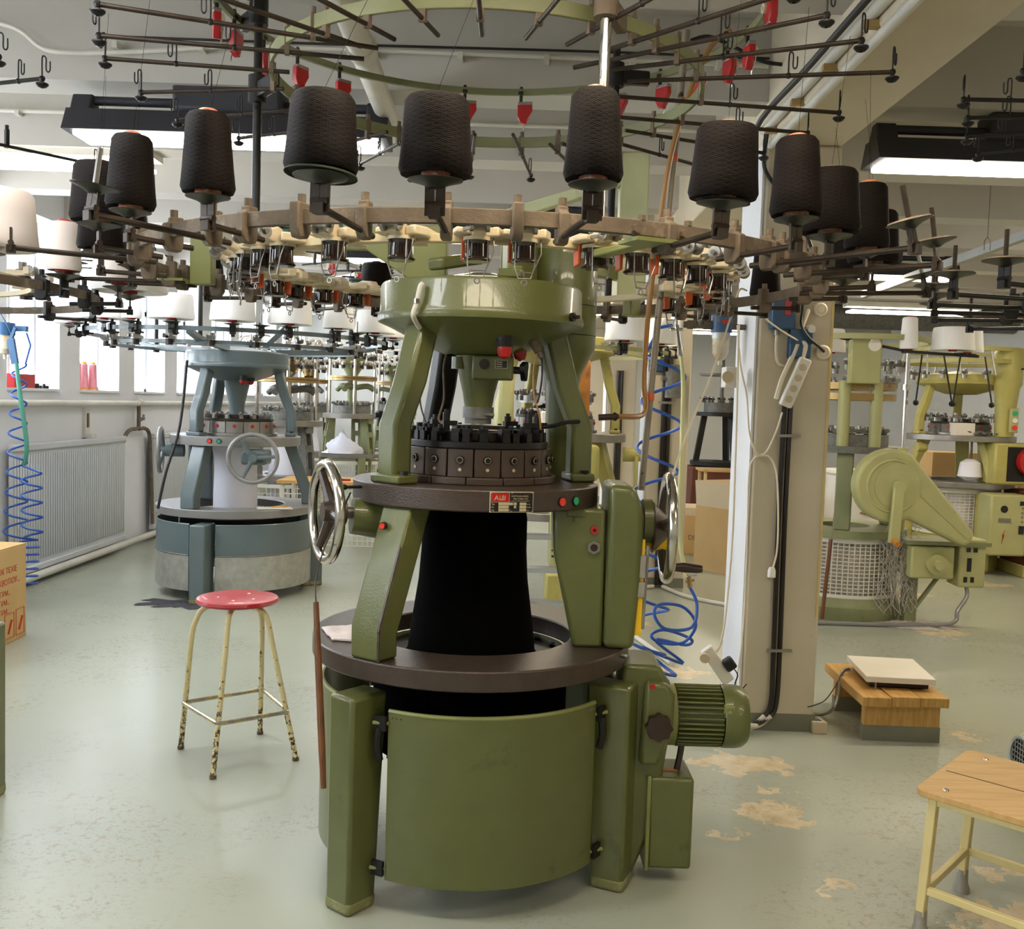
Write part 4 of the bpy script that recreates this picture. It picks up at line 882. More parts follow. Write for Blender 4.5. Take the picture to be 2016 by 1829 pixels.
MB().tube(smoothpath([W+s1, W+loc(atY(622, 1140, 2.93)), W+s0, W+loc(atY(676, 1000, 3.02)), W+loc(atY(690, 970, 3.0))], 5), .0028, 6).build('wire_loop', 'dark_steel', o)
# ================================================================== other machines
def simple_feeder(root, m='feeder_cream', md='dark_steel', mr='steel'):
    o = MB().b2((-.04, -.012, 0), (.05, .012, .022)).b2((.03, -.03, .005), (.05, .03, .03)).build('yarn_feeder', m, root)
    MB().cyl((.02, 0, -.04), (.02, 0, -.002), .026, n=10).build('feed_drum', md, o); MB().cyl((.05, -.028, .022), (.05, -.02, .022), .016, n=10).cyl((.05, .02, .022), (.05, .028, .022), .016, n=10).cyl((.01, 0, .022), (.01, 0, .05), .02, n=10).build('wheels', mr, o)
    return o
def feeders_round(root, r, z, n, a0=0, **k):
    f = simple_feeder(root, **k)
    for i in range(n):
        o = f if i == 0 else dup(f, root); a = a0+360*i/n; o.location = pol(r, a, z); o.rotation_euler = (0, 0, R(a))
def creel_simple(root, r, z, H, ring_m, rod_m='black_metal', ringh=.03, disc_r=.06):
    """creel ring with radial holders; H = [(angle, radius, lint, spindle)]; returns disc positions in machine coordinates"""
    MB().ring(r-.008, r+.008, z, z+ringh, n=72).build('creel_ring', ring_m, root)
    out = []
    for a, rr, lint, spn in H: out.append(holder(root, a, rr, z-.008, rod_m, r, None, spindle=spn, lint=lint, disc_r=disc_r, clamp_m=rod_m)[1])
    return out
def wpos(root, p):
    rz = root.rotation_euler.z; return Matrix.Rotation(rz, 3, 'Z') @ Vector(p)+Vector(root.location)
# ---- blue-grey machine by the windows
BL = thing('knitting_machine', 'blue-grey circular knitting machine with white yarn cones and white fabric tube', 'machine', (-2.2, 7.87, 0))
BP = dict(paint='blue_machine', plate='grey_plate', cam='steel', legs=(-97, 25, 145), zleg=.59, rl0=.50, rl1=.70, wl=.12, zLT=(.628, .69), rLT=.605, rLTi=.38, zUT=(1.16, 1.232), rUT=.50, rUTi=.2,
          cols=(-110, 14, 130), rcol=.60, wc=.12, posts=(-118, 10, 130), rpost=.43, zD=(1.765, 1.885), rD=.405, rcam=.30)
frame_parts(BL, BP); cam_parts(BL, BP, n=14, det=False)
for a0, a1 in ((-88, 14), (36, 134), (156, 252)):
    o = MB().ring(.585, .596, .345, .575, a0, a1, n=26).build('door_panel', 'blue_machine', BL)
    MB().ring(.586, .598, .08, .35, a0, a1, n=26).build('extension_sheet', 'galvanised', o)
    MB().tube([pol(.5905, a0+(a1-a0)*k/24, .577) for k in range(25)], .008, 6).build('rolled_edge', 'blue_machine', o)
    MB().tube([pol(.5985, a0+(a1-a0)*k/24, .348) for k in range(25)], .005, 5).build('seam', 'iron_grey', o)
MB().lathe([(.19, 1.16), (.168, 1.05), (.165, .95), (.17, .8), (.172, .6), (.16, .35), (.02, .3)], 40).build('fabric_tube', 'white_fabric', BL)
MB().lathe([(.10, 1.70), (.095, 1.62), (.062, 1.48), (.055, 1.37)], 28).cyl((0, 0, 1.35), (0, 0, 1.38), .09, n=24).build('neck', 'blue_machine', BL)
for x, y in ((-.18, -.16), (.1, -.2), (.14, -.12)): o = MB().cyl((x, y, 1.66), (x, y, 1.72), .03).build('lamp_socket', 'black_plastic', BL); MB().ball((x, y, 1.655), .026, 12).build('signal_bulb', 'red_gloss', o)
for z in (.3, .5): MB().cyl((-.3, -.2, z), (.3, -.2, z), .03).build('take_down_roller', 'black_metal', BL)
MB().ring(.3, .42, .50, .60, n=32).build('take_down_frame', 'black_metal', BL)
handwheel(BL, (.28, -.56, 1.085), (.12, -1, 0), .178, .09, rim='grey_plate', sp='blue_machine', tube=.017, ph=20)
MB().b2((.17, -.5, 1.03), (.36, -.3, 1.14)).build('wheel_gear_case', 'blue_machine', BL, bev=.02)
handwheel(BL, (-.56, -.12, 1.10), (-1, -.25, 0), .17, .08, rim='grey_plate', sp='blue_machine', tube=.017)
MB().cyl((-.52, -.12, 1.1), (-.38, -.1, 1.1), .05).build('wheel_shaft', 'blue_machine', BL)
MB().b2((-.42, .1, .69), (-.22, .32, 1.16)).build('gear_housing', 'blue_machine', BL, bev=.02)
for x, m in ((-.06, 'red_button'), (.012, 'green_button')):
    y = -math.sqrt(.5**2-x*x); o = MB().cyl((x, y+.004, 1.2), (x, y-.01, 1.2), .019, n=16).build('push_button', 'black_plastic', BL); MB().cyl((x, y, 1.2), (x, y-.014, 1.2), .014, n=16).build('button_cap', m, o)
BH = [(-121, 'white_fat', 'fat white yarn cone overlapping another, beside the pink cones window'), (-109, 'white_slim', 'tall slim white yarn cone on the blue-grey machine'), (-95, 'white_fat', 'fat white yarn cone beside the tall slim one on the blue-grey machine'), (-76, 'white_fat', 'fat white yarn cone above the left half of the blue-grey drum'), (-58, 'white_fat', 'fat white yarn cone next to the empty disc on the blue-grey creel'),
      (-40, 'white_mid', 'smaller ivory yarn cone beside the slanting blue brace'), (-20, 'white_fat', 'fat white yarn cone half hidden by the green drum'), (-140, 'white_fat', 'fat white yarn cone with an orange core, nearest the windows'), (-160, 'white_mid', 'smaller white yarn cone behind the fat ones by the windows'), (5, 'white_fat', 'fat white yarn cone with a red rim over the grey end of the creel')]
ps = creel_simple(BL, 1.16, 1.975, [(a, 1.22, False, False) for a, _, _ in BH]+[(-67, 1.2, False, True), (-30, 1.2, False, True), (60, 1.2, False, True), (100, 1.2, False, True), (150, 1.2, False, True)], 'blue_machine')
for (a, kd, lab), p in zip(BH, ps): yarn_cone(kd, wpos(BL, p)+Vector((0, 0, .016)), lab, 'white yarn cones on the blue-grey machine')
MB().ring(.93, .95, 1.90, 1.925, n=60).build('feeder_ring', 'blue_machine', BL); feeders_round(BL, .94, 1.925, 20, 5, m='grey_plate', md='dark_steel')
for a in (30, 150, 270):
    MB().bar(pol(.3, a, 1.9), pol(.95, a, 1.93), .05, .04).bar(pol(.95, a, 1.93), pol(1.16, a, 1.97), .05, .03).build('creel_arm', 'blue_machine', BL)
    MB().cyl(pol(.94, a, 1.92), pol(.94, a, 2.62), .016, n=10).build('pole', 'black_metal', BL)
MB().bar(pol(.3, 60, 1.95), pol(.9, -35, 2.3), .06, .02).build('brace', 'blue_machine', BL)
MB().ring(.93, .945, 2.56, 2.59, n=60).build('guide_ring', 'aluminium', BL)
su2 = None
for a in range(0, 360, 30): o = dup(su, BL); o.location = pol(.94, a, 2.54); o.rotation_euler = (0, 0, R(a))
for a in range(8, 360, 24): guide_arm(BL, pol(.8, a, 2.52), pol(1.3, a, 2.52), 2.52, 'black_metal', .94, hk=())
MB().tube(smoothpath([(-.30, -.30, 1.8), (-.33, -.36, 1.3), (-.40, -.45, .95), (-.44, -.5, .68)], 6), .011).build('power_cable', 'cable_black', BL)
p = wpos(BL, (.40, -.36, .693)); o = thing('paper_note', 'loose sheet with a yellow pencil on the blue-grey lower table', 'paper', p, 20); MB().b2((-.13, -.06, 0), (.13, .06, .006)).build('sheet', 'scale_white', o); MB().cyl((-.02, .02, .01), (.1, .03, .01), .004, n=6).build('pencil', 'orange_cap', o)
def lint_heap(x, y, rx, ry, h, m, label, seed):
    random.seed(seed); n, k = 40, 7; vs = []; fs = []; jit = [random.uniform(.55, 1.15) for _ in range(n)]
    for i in range(k):
        t_ = i/(k-1)
        for j in range(n): a = 2*PI*j/n; q = (1-t_)*jit[j]; vs.append((x+rx*q*math.cos(a), y+ry*q*math.sin(a), .002+h*t_*random.uniform(.4, 1.)))
    for i in range(k-1):
        for j in range(n): fs.append((i*n+j, i*n+(j+1) % n, (i+1)*n+(j+1) % n, (i+1)*n+j))
    return tag(MB().add(vs, fs, True).build('lint_heap', m), label, 'lint', kind='stuff')
lint_heap(-2.40, 7.22, .34, .2, .014, 'lint_dark', 'dark lint swept up under the blue-grey machine', 4)
# ---- steel-posted machines at the far end
def posted(x, y, s, paint, label, zUT, zLT, zM, rz=0, fab=True):
    o = thing('knitting_machine', label, 'machine', (x, y, 0), rz)
    MB().ring(.2*s, .40*s, zLT-.05, zLT, n=40).build('lower_table', 'steel', o); MB().ring(.1*s, .36*s, zUT-.06, zUT, n=40).build('upper_table', 'steel', o)
    MB().ring(.16*s, .31*s, zM-.055, zM, n=36).build('brass_ring', 'brass', o); MB().ring(.16*s, .313*s, zM-.03, zM-.022, n=36).build('ring_groove', 'bakelite', o)
    for a in (-60, 60, 180):
        q = MB().prism([(.30*s, 0), (.42*s, 0), (.40*s, zLT-.05), (.30*s, zLT-.05)], -.05, .05, radial(a)).build('leg', paint, o, bev=.01)
        T = radial(a+25); h = zUT-.06-zLT; c = MB()
        for sd in (-1, 1): c.prism([(.24*s, zLT), (.36*s, zLT), (.34*s, zLT+h*.5), (.30*s, zUT-.06), (.22*s, zUT-.06)], sd*.045-.014, sd*.045+.014, T)
        for t_ in (0, .48, .86): c.prism([(.23*s, zLT+h*t_), (.34*s, zLT+h*t_), (.34*s, zLT+h*(t_+.14)), (.23*s, zLT+h*(t_+.14))], -.045, .045, T)
        c.build('column', paint, o)
    for a in (-75, 15, 105, 195): MB().cyl(pol(.28*s, a, zUT), pol(.28*s, a, zM+.42), .017*s, n=10).build('post', 'chrome', o)
    MB().cyl((0, 0, zUT), (0, 0, zUT+.10), .24*s, n=28).build('cam_ring', 'iron_grey', o); MB().lathe([(.06, zUT+.1), (.06, zM), (.12*s, zM+.1), (.17*s, zM+.24), (.1, zM+.28)], 20).build('neck', 'chrome' if paint != 'old_green' else paint, o)
    for a in (20, 140, 260): MB().tube(smoothpath([pol(.05, a, zM-.14), pol(.2*s, a, zM-.12), pol(.29*s, a, zM-.17)], 4), .035*s, 8).build('bridge_arm', paint, o)
    feeders_round(o, .19*s, zUT+.11, 14, 3, m='iron_grey', md='dark_steel'); feeders_round(o, .21*s, zM+.14, 12, 9, m='steel', mr='feeder_cream'); feeders_round(o, .26*s, zM+.25, 14, 0, m='steel', mr='white_button'); feeders_round(o, .33*s, zM+.34, 12, 14, m='feeder_cream', mr='steel')
    w_ = None
    for k in range(9):
        a = 40*k+10
        if w_ is None:
            w_ = MB().tube(smoothpath([(.25*s, 0, .0), (.3*s, 0, .06), (.42*s, 0, .06), (.48*s, 0, .0), (.62*s, 0, -.01)], 4), .011, 6).build('bobbin_arm', 'scale_white', o); MB().cyl((.62*s, 0, -.01), (.62*s, 0, .0), .055, n=14).build('bobbin_plate', 'scale_white', w_); MB().cyl((.62*s, 0, 0), (.62*s, 0, .14), .005, n=6).build('spindle', 'steel', w_); q = w_
        else: q = dup(w_, o)
        q.location = (0, 0, zM+.36); q.rotation_euler = (0, 0, R(a))
    if fab: MB().lathe([(.16*s, zUT-.06), (.14*s, zUT-.3), (.17*s, zLT), (.17*s, zLT-.4)], 20).build('fabric_tube', 'white_fabric', o)
    # mesh guard under the lower table
    for a0 in (-125, -35, 85):
        g_ = MB().ring(.36*s, .37*s, .08, .12, a0, a0+80, n=12).ring(.36*s, .37*s, zLT-.13, zLT-.09, a0, a0+80, n=12)
        for k in range(13): g_.bar(pol(.365*s, a0+80*k/12, .1), pol(.365*s, a0+80*k/12, zLT-.1), .006, .006, (1, 0, 0))
        for k in range(8): g_.ring(.362*s, .368*s, .14+k*(zLT-.28)/8, .146+k*(zLT-.28)/8, a0, a0+80, n=8)
        g_.build('mesh_guard', 'white_mesh', o)
    return o
posted(-2.5, 10.9, 1.12, 'iron_grey', 'grey steel-posted knitting machine behind the blue-grey machine', 1.29, .70, 1.76)
posted(-2.06, 12.6, 1.0, 'old_green', 'old green steel-posted knitting machine with a heap of white cloth', 1.36, .86, 1.83, fab=False)
posted(-1.86, 15.3, 1.0, 'old_green', 'farthest steel-posted knitting machine near the end wall', 1.38, .86, 1.83, 30)
posted(-2.9, 14.0, 1.0, 'iron_grey', 'grey steel-posted knitting machine close to the far windows', 1.33, .8, 1.8, 60)
random.seed(5); m_ = MB(); vs = []; fs = []
for i in range(9):
    for j in range(16): a = 2*PI*j/16; rr = .24*(1-i/8)**.6; vs.append((-2.12+rr*math.cos(a)*(1+.25*math.sin(3*a+i)), 12.32+rr*.5*math.sin(a), .865+.24*(i/8)*(1+.25*math.sin(2*a+i*.7))))
for i in range(8):
    for j in range(16): fs.append((i*16+j, i*16+(j+1) % 16, (i+1)*16+(j+1) % 16, (i+1)*16+j))
tag(m_.add(vs, fs, True).build('cloth_heap', 'white_fabric'), 'heap of white knitted cloth on the old green machine', 'cloth')
o = thing('work_table', 'low yellow-topped table with mesh sides behind the hand wheel', 'table', (-1.75, 9.95, 0)); MB().b2((-.55, -.3, .70), (.75, .3, .73)).build('tabletop', 'bench_wood', o)
for x in (-.5, .7):
    for y in (-.25, .25): MB().b2((x-.02, y-.02, 0), (x+.02, y+.02, .70)).build('leg', 'white_mesh', o)
g_ = MB()
for k in range(25): g_.bar((-.5+1.2*k/24, -.27, .1), (-.5+1.2*k/24, -.27, .68), .007, .007, (0, 1, 0))
for k in range(12): g_.bar((-.5, -.272, .1+.05*k), (.7, -.272, .1+.05*k), .007, .007)
g_.build('mesh_side', 'white_mesh', o)
tag(MB().b2((-1.72, 9.8, .73), (-1.6, 9.83, .75)).build('marker_pen', 'red_gloss'), 'red marker pen on the yellow-topped table', 'pen')
# ---- yellow-green machine right behind the green one
DM = thing('knitting_machine', 'yellow-green rust-streaked knitting machine directly behind the large green one', 'machine', (.33, 8.05, 0))
DP = dict(paint='yellow_green', plate='steel', cam='steel', legs=(-60, 60, 180), zleg=.64, rl0=.42, rl1=.58, wl=.14, zLT=(.66, .72), rLT=.58, rLTi=.3, zUT=(1.27, 1.335), rUT=.585, rUTi=.25, cols=(-20, 100, 220), rcol=.55, wc=.15, posts=(-4, 116, 208), rpost=.50, zD=(1.97, 2.09), rD=.46, rcam=.33)
frame_parts(DM, DP); cam_parts(DM, DP, n=12, det=False)
feeders_round(DM, .27, 1.62, 14, m='steel', md='iron_grey'); feeders_round(DM, .52, 2.02, 16, m='iron_grey', md='steel')
MB().lathe([(.14, 1.95), (.10, 1.8), (.1, 1.55), (.2, 1.52)], 20).build('neck', 'iron_grey', DM); MB().cyl((0, 0, 1.56), (0, 0, 1.62), .3, n=30).build('dial', 'steel', DM)
o = MB().b2((-.03, -.62, .30), (.19, -.34, .76)).build('motor_housing', 'sage', DM, bev=.04, seg=4)
for k in range(7): MB().b2((-.01, -.624, .40+.045*k), (.08, -.615, .415+.045*k)).build('vent_slot', 'black_metal', o)
MB().b2((-.05, -.66, 0), (.28, -.3, .28)).build('motor_plinth', 'yellow_green', DM, bev=.02)
o = MB().b2((.1, -.60, .98), (.33, -.36, 1.26)).build('gear_box', 'yellow_green', DM, bev=.04, seg=3); MB().cyl((.2, -.6, 1.1), (.2, -.615, 1.1), .05, n=20).build('dial_glass', 'scale_white', o)
o = MB().b2((.08, -.60, 1.34), (.24, -.5, 1.90)).build('rusty_column', 'rust_orange', DM, bev=.03)
b_ = MB().b2((.10, -.635, 1.42), (.165, -.595, 1.66)).build('button_box', 'sage', DM, bev=.008)
for z, m in ((1.61, 'green_button'), (1.545, 'white_button'), (1.48, 'red_button')): MB().cyl((.133, -.635, z), (.133, -.648, z), .021, n=16).build('button_cap', m, b_)
MB().b2((-.12, -.5, 1.335), (.06, -.3, 1.50)).build('splash_tray', 'scale_white', DM, bev=.01); MB().b2((-.45, -.45, 1.335), (-.33, -.3, 1.85)).build('side_cover', 'sage', DM, bev=.03)
MB().cyl((.56, -.1, 1.17), (.70, -.12, 1.17), .06, .05, 16).bar((.66, -.16, 1.16), (.66, -.18, .78), .05, .03, (1, 0, 0)).build('shift_lever', 'yellow_green', DM, bev=.006)
MB().cyl((.66, -.18, .78), (.78, -.2, .78), .016).build('lever_grip', 'bakelite', DM)
DH = [(-62, 'white_fat', 'fat white yarn cone hanging over the machine behind, beside the leaning tube'), (-40, 'white_mid', 'white yarn cone behind the blue spiral hose'), (-22, 'white_slim', 'small white yarn cone on the dark holder beside the filter'), (-95, 'white_fat', 'fat white yarn cone hidden behind the green drum'), (200, 'white_fat', 'fat white yarn cone at the left of the yellow-green machine')]
ps = creel_simple(DM, .92, 1.96, [(a, .98, False, False) for a, _, _ in DH]+[(60, 1., False, True), (120, 1., False, True), (160, 1., False, True)], 'sage')
for (a, kd, lab), p in zip(DH, ps): yarn_cone(kd, wpos(DM, p)+Vector((0, 0, .016)), lab, 'white yarn cones on the yellow-green machine')
for a in (30, 150, 270): MB().bar(pol(.3, a, 2.05), pol(.92, a, 1.985), .05, .03).build('creel_arm', 'sage', DM)
# ---- machine with crank cover and wire basket, beyond the pillar
EM = thing('knitting_machine', 'sage green knitting machine with round crank cover and wire mesh basket', 'machine', (2.62, 7.75, 0))
MB().lathe([(.44, .0), (.45, .03), (.45, .10), (.435, .115), (.42, .17), (.0, .17)], 48).build('base_drum', 'old_green', EM)
g_ = MB().ring(.405, .415, .17, .195, n=48).ring(.405, .415, .585, .625, n=48)
for k in range(64): g_.bar(pol(.41, k*360/64, .17), pol(.41, k*360/64, .6), .0065, .0065, (1, 0, 0))
for k in range(13): g_.ring(.406, .413, .215+.0285*k, .2215+.0285*k, n=32)
g_.build('wire_basket', 'white_mesh', EM)
MB().cyl((0, 0, .17), (0, 0, .60), .37, n=24).build('fabric_roll', 'lint', EM)
MB().ring(.2, .47, .63, .685, n=48).build('lower_table', 'old_green', EM); MB().ring(.05, .42, 1.26, 1.31, n=48).build('upper_table', 'iron_grey', EM)
for a in (-110, 10, 130): MB().prism([(.34, .685), (.44, .685), (.40, 1.0), (.36, 1.26), (.26, 1.26), (.28, .9)], -.06, .06, radial(a)).build('column', 'old_green', EM, bev=.01)
MB().cyl((0, 0, 1.31), (0, 0, 1.40), .30, n=32).build('cam_ring', 'iron_grey', EM); feeders_round(EM, .24, 1.41, 14, m='iron_grey', md='dark_steel')
for x in (-.1, .14): MB().cyl((x-.04, -.3, 1.31), (x-.04, -.3, 1.80), .045, n=14).build('post', 'sage', EM)
for z in (1.66, 1.74): MB().ring(.26, .34, z, z+.05, n=36).build('brass_ring', 'brass', EM)
o = MB().b2((-.16, -.47, 1.78), (.06, -.38, 2.10)).build('pattern_box', 'sage', EM, bev=.008); MB().cyl((.0, -.47, 2.06), (.0, -.488, 2.06), .045, n=20).build('dial', 'scale_white', o)
feeders_round(EM, .36, 1.92, 16, m='iron_grey', md='steel'); feeders_round(EM, .30, 1.80, 12, 7, m='steel', md='iron_grey')
MB().ring(.55, .57, 2.10, 2.14, n=40).build('top_ring', 'sage', EM)
# crank cover: round drum tapering to a nose
cc_ = Vector((.10, -.60, 1.05)); poly = []
for k in range(25): a = R(62+k*(236)/24); poly.append((.265*math.cos(a), .265*math.sin(a)))
for k in range(9): a = R(-62+k*(124)/8-30); poly.append((.52+.075*math.cos(a), -.34+.075*math.sin(a)))
TT = frame((1, 0, 0), (0, 0, 1))
o = MB().prism(poly, -.02, .12, TT, cc_).build('crank_cover', 'sage', EM, bev=.025, seg=3)
MB().torus(cc_+Vector((0, -.118, 0)), .185, .012, (0, 1, 0), 36, 8).build('cover_rib', 'sage', o); MB().bar(cc_+Vector((.2, -.121, -.06)), cc_+Vector((.55, -.121, -.36)), .012, .012, (0, 1, 0)).build('cover_rib', 'sage', o)
MB().cyl(cc_+Vector((.03, -.115, 0)), cc_+Vector((.03, -.128, 0)), .165, n=32).build('cover_disc', 'sage', o)
MB().cyl(cc_+Vector((.03, -.12, .0)), cc_+Vector((.03, -.19, 0)), .045, n=16).bar(cc_+Vector((.02, -.17, 0)), cc_+Vector((0, -.18, -.40)), .075, .04, (0, 1, 0)).build('crank', 'sage', o, bev=.008)
MB().cyl(cc_+Vector((0, -.18, -.38)), cc_+Vector((.0, -.26, -.40)), .02, n=10).build('crank_grip', 'rust_orange', o)
b_ = MB().b2((.34, -.52, .36), (.66, -.25, .60)).build('gear_box', 'sage', EM, bev=.015)
MB().cyl((.52, -.52, .47), (.52, -.56, .47), .075, n=20).cyl((.52, -.56, .47), (.52, -.60, .47), .035, n=14).build('hand_knob', 'sage', b_, bev=.006)
q = MB().b2((.70, -.50, .30), (.90, -.30, .66)).build('switch_box', 'sage', EM, bev=.015)
for (x, z, w_, h_) in ((.75, .58, .03, .03), (.80, .58, .03, .03), (.76, .47, .03, .10), (.74, .36, .025, .04), (.79, .36, .025, .04)): MB().b2((x, -.507, z-h_/2), (x+w_, -.498, z+h_/2)).build('switch', 'black_plastic', q)
MB().b2((.3, -.53, .61), (.92, -.22, .64)).build('bracket_shelf', 'old_green', EM)
MB().b2((.36, -.40, 0), (.45, -.3, .40)).build('stand_leg', 'old_green', EM, bev=.006); MB().bar((.42, -.4, .1), (.62, -.38, .38), .035, .02).build('stand_strut', 'old_green', EM)
MB().tube(smoothpath([(.80, -.42, .30), (.80, -.44, .22), (.72, -.48, .12), (.70, -.5, .05), (.58, -.52, .02), (.2, -.56, .018), (-.5, -.56, .018), (-1.0, -.5, .018)], 6), .016).build('floor_conduit', 'grey_plate', EM)
MB().cyl((.24, -.5, .70), (.24, -.5, 1.32), .04, n=12).build('pole_socket', 'sage', EM); MB().cyl((.24, -.5, 1.3), (.24, -.5, 2.02), .016, n=10).cyl((.24, -.5, 1.74), (.24, -.5, 1.78), .03, n=10).build('pole', 'chrome', EM)
MB().bar((.20, -.52, 2.02), (.75, -.50, 2.0), .02, .02).bar((.24, -.5, 2.02), (-.2, -.3, 2.12), .02, .02).build('cone_bracket', 'black_metal', EM)
for (x, y) in ((.24, -.5), (.62, -.5), (.72, -.42)): MB().cyl((x, y, 2.01), (x, y, 2.022), .05, n=16).build('disc', 'black_metal', EM)
for (x, y, kd, lab) in ((.24, -.5, 'white_slim', 'slim white yarn cone on the chrome pole beyond the pillar'), (.56, -.5, 'white_fat', 'fat white yarn cone beside the slim one beyond the pillar'), (.76, -.3, 'white_mid', 'white yarn cone half hidden behind the fat one beyond the pillar'), (-.1, .2, 'white_mid', 'small white yarn cone far behind the slim one')): yarn_cone(kd, wpos(EM, (x, y, 2.034)), lab, 'white yarn cones beyond the pillar')
for (x, d_) in ((.34, -.05), (.5, .05), (.62, -.06), (.8, .04)): MB().cyl((x, -.5, 2.0), (x+d_, -.56, 1.66), .006, n=6).ball((x+d_, -.56, 1.65), .022, 8).build('feeler_wire', 'black_metal', EM)
lint_heap(3.02, 7.30, .36, .2, .03, 'lint', 'pale lint gathered around the foot of the sage machine', 8)
random.seed(9); v = MB()
for k in range(160):
    x = random.uniform(2.78, 3.03); z = random.uniform(.05, .6); v.tube([(x+random.uniform(-.05, .05), 7.33+random.uniform(-.04, .04), z), (x+random.uniform(-.06, .06), 7.32, z+.08), (x+random.uniform(-.06, .06), 7.33, z+.16)], random.uniform(.0008, .003), 4)
tag(v.build('lint_strands', 'lint'), 'pale lint strands clinging to the wire basket', 'lint', kind='stuff')
o = thing('wooden_stick', 'light wooden stick leaning on the wire basket', 'stick', (2.33, 7.31, 0)); MB().cyl((.02, .0, .02), (.06, .01, .62), .015, n=8).build('stick', 'stick_wood', o); MB().cyl((.06, .01, .6), (.09, .02, 1.0), .003, n=5).build('wire_loop', 'steel', o)
# ---- machine with the red gear
FM = thing('knitting_machine', 'yellow-green knitting machine with an open red gear and grey button column', 'machine', (4.66, 10.35, 0))
FP = dict(paint='yellow_green', plate='steel', cam='iron_grey', legs=(170, 280, 50), zleg=.8, rl0=.40, rl1=.52, wl=.12, zLT=(.85, .905), rLT=.55, rLTi=.32, zUT=(1.315, 1.375), rUT=.54, rUTi=.25, cols=(175, 290, 60), rcol=.53, wc=.13, posts=(190, -48, 70), rpost=.47, zD=(1.90, 1.99), rD=.45, rcam=.30)
frame_parts(FM, FP); cam_parts(FM, FP, n=12, det=False)
MB().lathe([(.42, .0), (.43, .03), (.43, .34), (.40, .36), (.0, .36)], 40).build('base_drum', 'yellow_green', FM)
g_ = MB().ring(.42, .43, .36, .39, n=40).ring(.42, .43, .79, .83, n=40)
for k in range(60): g_.bar(pol(.425, k*6, .36), pol(.425, k*6, .82), .006, .006, (1, 0, 0))
for k in range(13): g_.ring(.421, .428, .41+.03*k, .416+.03*k, n=30)
g_.build('wire_basket', 'white_mesh', FM); MB().cyl((0, 0, .36), (0, 0, .8), .36, n=20).build('fabric_roll', 'white_fabric', FM)
feeders_round(FM, .5, 1.985, 16, m='iron_grey', md='steel'); feeders_round(FM, .36, 1.55, 12, m='iron_grey', md='steel')
for z in (2.10, 2.22): MB().ring(.56, .60, z, z+.04, n=44).build('top_ring', 'yellow_green', FM)
for a in range(0, 360, 30): MB().bar(pol(.58, a, 2.24), pol(.62, a+4, 1.98), .018, .012, (1, 0, 0)).build('feeder_bar', 'aluminium', FM)
o = MB().lathe([(.09, 1.375), (.1, 1.7), (.12, 1.86), (.14, 1.9), (.14, 2.2), (.12, 2.24), (0, 2.24)], 24, (.26, -.42, 0)).build('corner_column', 'yellow_green', FM)
MB().b2((.24, -.575, 1.42), (.32, -.535, 1.66)).build('button_box', 'sage', FM, bev=.008)
for z, m in ((1.61, 'green_button'), (1.54, 'white_button'), (1.47, 'red_button')): MB().cyl((.28, -.575, z), (.28, -.59, z), .024, n=14).build('button_cap', m, FM)
MB().b2((.1, -.60, .905), (.62, -.2, 1.315)).build('gear_case', 'yellow_green', FM, bev=.02); MB().b2((.22, -.606, .94), (.58, -.595, 1.28)).build('gear_opening', 'black_metal', FM)
o = MB().cyl((.44, -.60, 1.14), (.44, -.68, 1.14), .135, n=32).b2((.38, -.67, .99), (.5, -.61, 1.1)).build('red_gear', 'red_paint', FM, bev=.008); MB().cyl((.44, -.68, 1.14), (.44, -.80, 1.14), .035, n=16).cyl((.44, -.68, 1.14), (.44, -.72, 1.14), .07, n=20).build('gear_shaft', 'iron_grey', o)
o = MB().b2((.0, -.78, .22), (.36, -.50, .82)).build('control_box', 'sage', FM, bev=.02)
MB().cyl((.13, -.78, .68), (.13, -.786, .68), .035, n=20).build('round_badge', 'plate_black', o); MB().b2((.08, -.786, .55), (.2, -.779, .59)).build('name_strip', 'print_grey', o)
MB().prism([(.12, .34), (.145, .42), (.13, .41), (.15, .48), (.125, .42), (.14, .43)], .78, .784, frame((1, 0, 0), (0, 0, 1))).build('warning_bolt', 'print_red', o)
MB().b2((.28, -.786, .44), (.33, -.779, .52)).b2((.28, -.786, .72), (.33, -.779, .76)).build('switch', 'black_plastic', o)
for k in range(4): MB().cyl((.31, -.78, .56+.045*k), (.31, -.79, .56+.045*k), .009, n=8).build('screw', 'steel', o)
o = MB().b2((.40, -.72, .12), (.95, -.2, .85)).build('motor_case', 'rust_brown', FM, bev=.01); MB().b2((.44, -.728, .18), (.92, -.716, .80)).build('case_opening', 'black_metal', o)
MB().cyl((.66, -.72, .56), (.66, -.80, .56), .14, n=28).build('motor_pulley', 'yellow_green', o); MB().cyl((.66, -.80, .56), (.66, -.812, .56), .085, n=24).build('pulley_recess', 'black_metal', o); MB().cyl((.66, -.72, .56), (.66, -.83, .56), .04, n=14).build('pulley_hub', 'iron_grey', o)
MB().b2((.38, -.72, 0), (.97, -.15, .12)).build('motor_plinth', 'yellow_green', FM, bev=.01)
o = MB().lathe([(.05, .92), (.12, .96), (.1, 1.1), (.04, 1.14)], 16, (.0, -.3, 0)).build('fabric_bag', 'white_fabric', FM); MB().cyl((.0, -.3, 1.12), (.0, -.3, 1.32), .012, n=8).build('bag_rod', 'iron_grey', FM)
MB().bar((-.50, -.2, 1.24), (-.58, -.22, .98), .03, .02, (1, 0, 0)).cyl((-.52, -.2, 1.24), (-.42, -.18, 1.24), .05).build('shift_lever', 'yellow_green', FM)
MB().b2((-.2, -.35, 1.375), (.0, -.2, 1.5)).build('parts_tin', 'scale_white', FM); random.seed(2); j_ = MB()
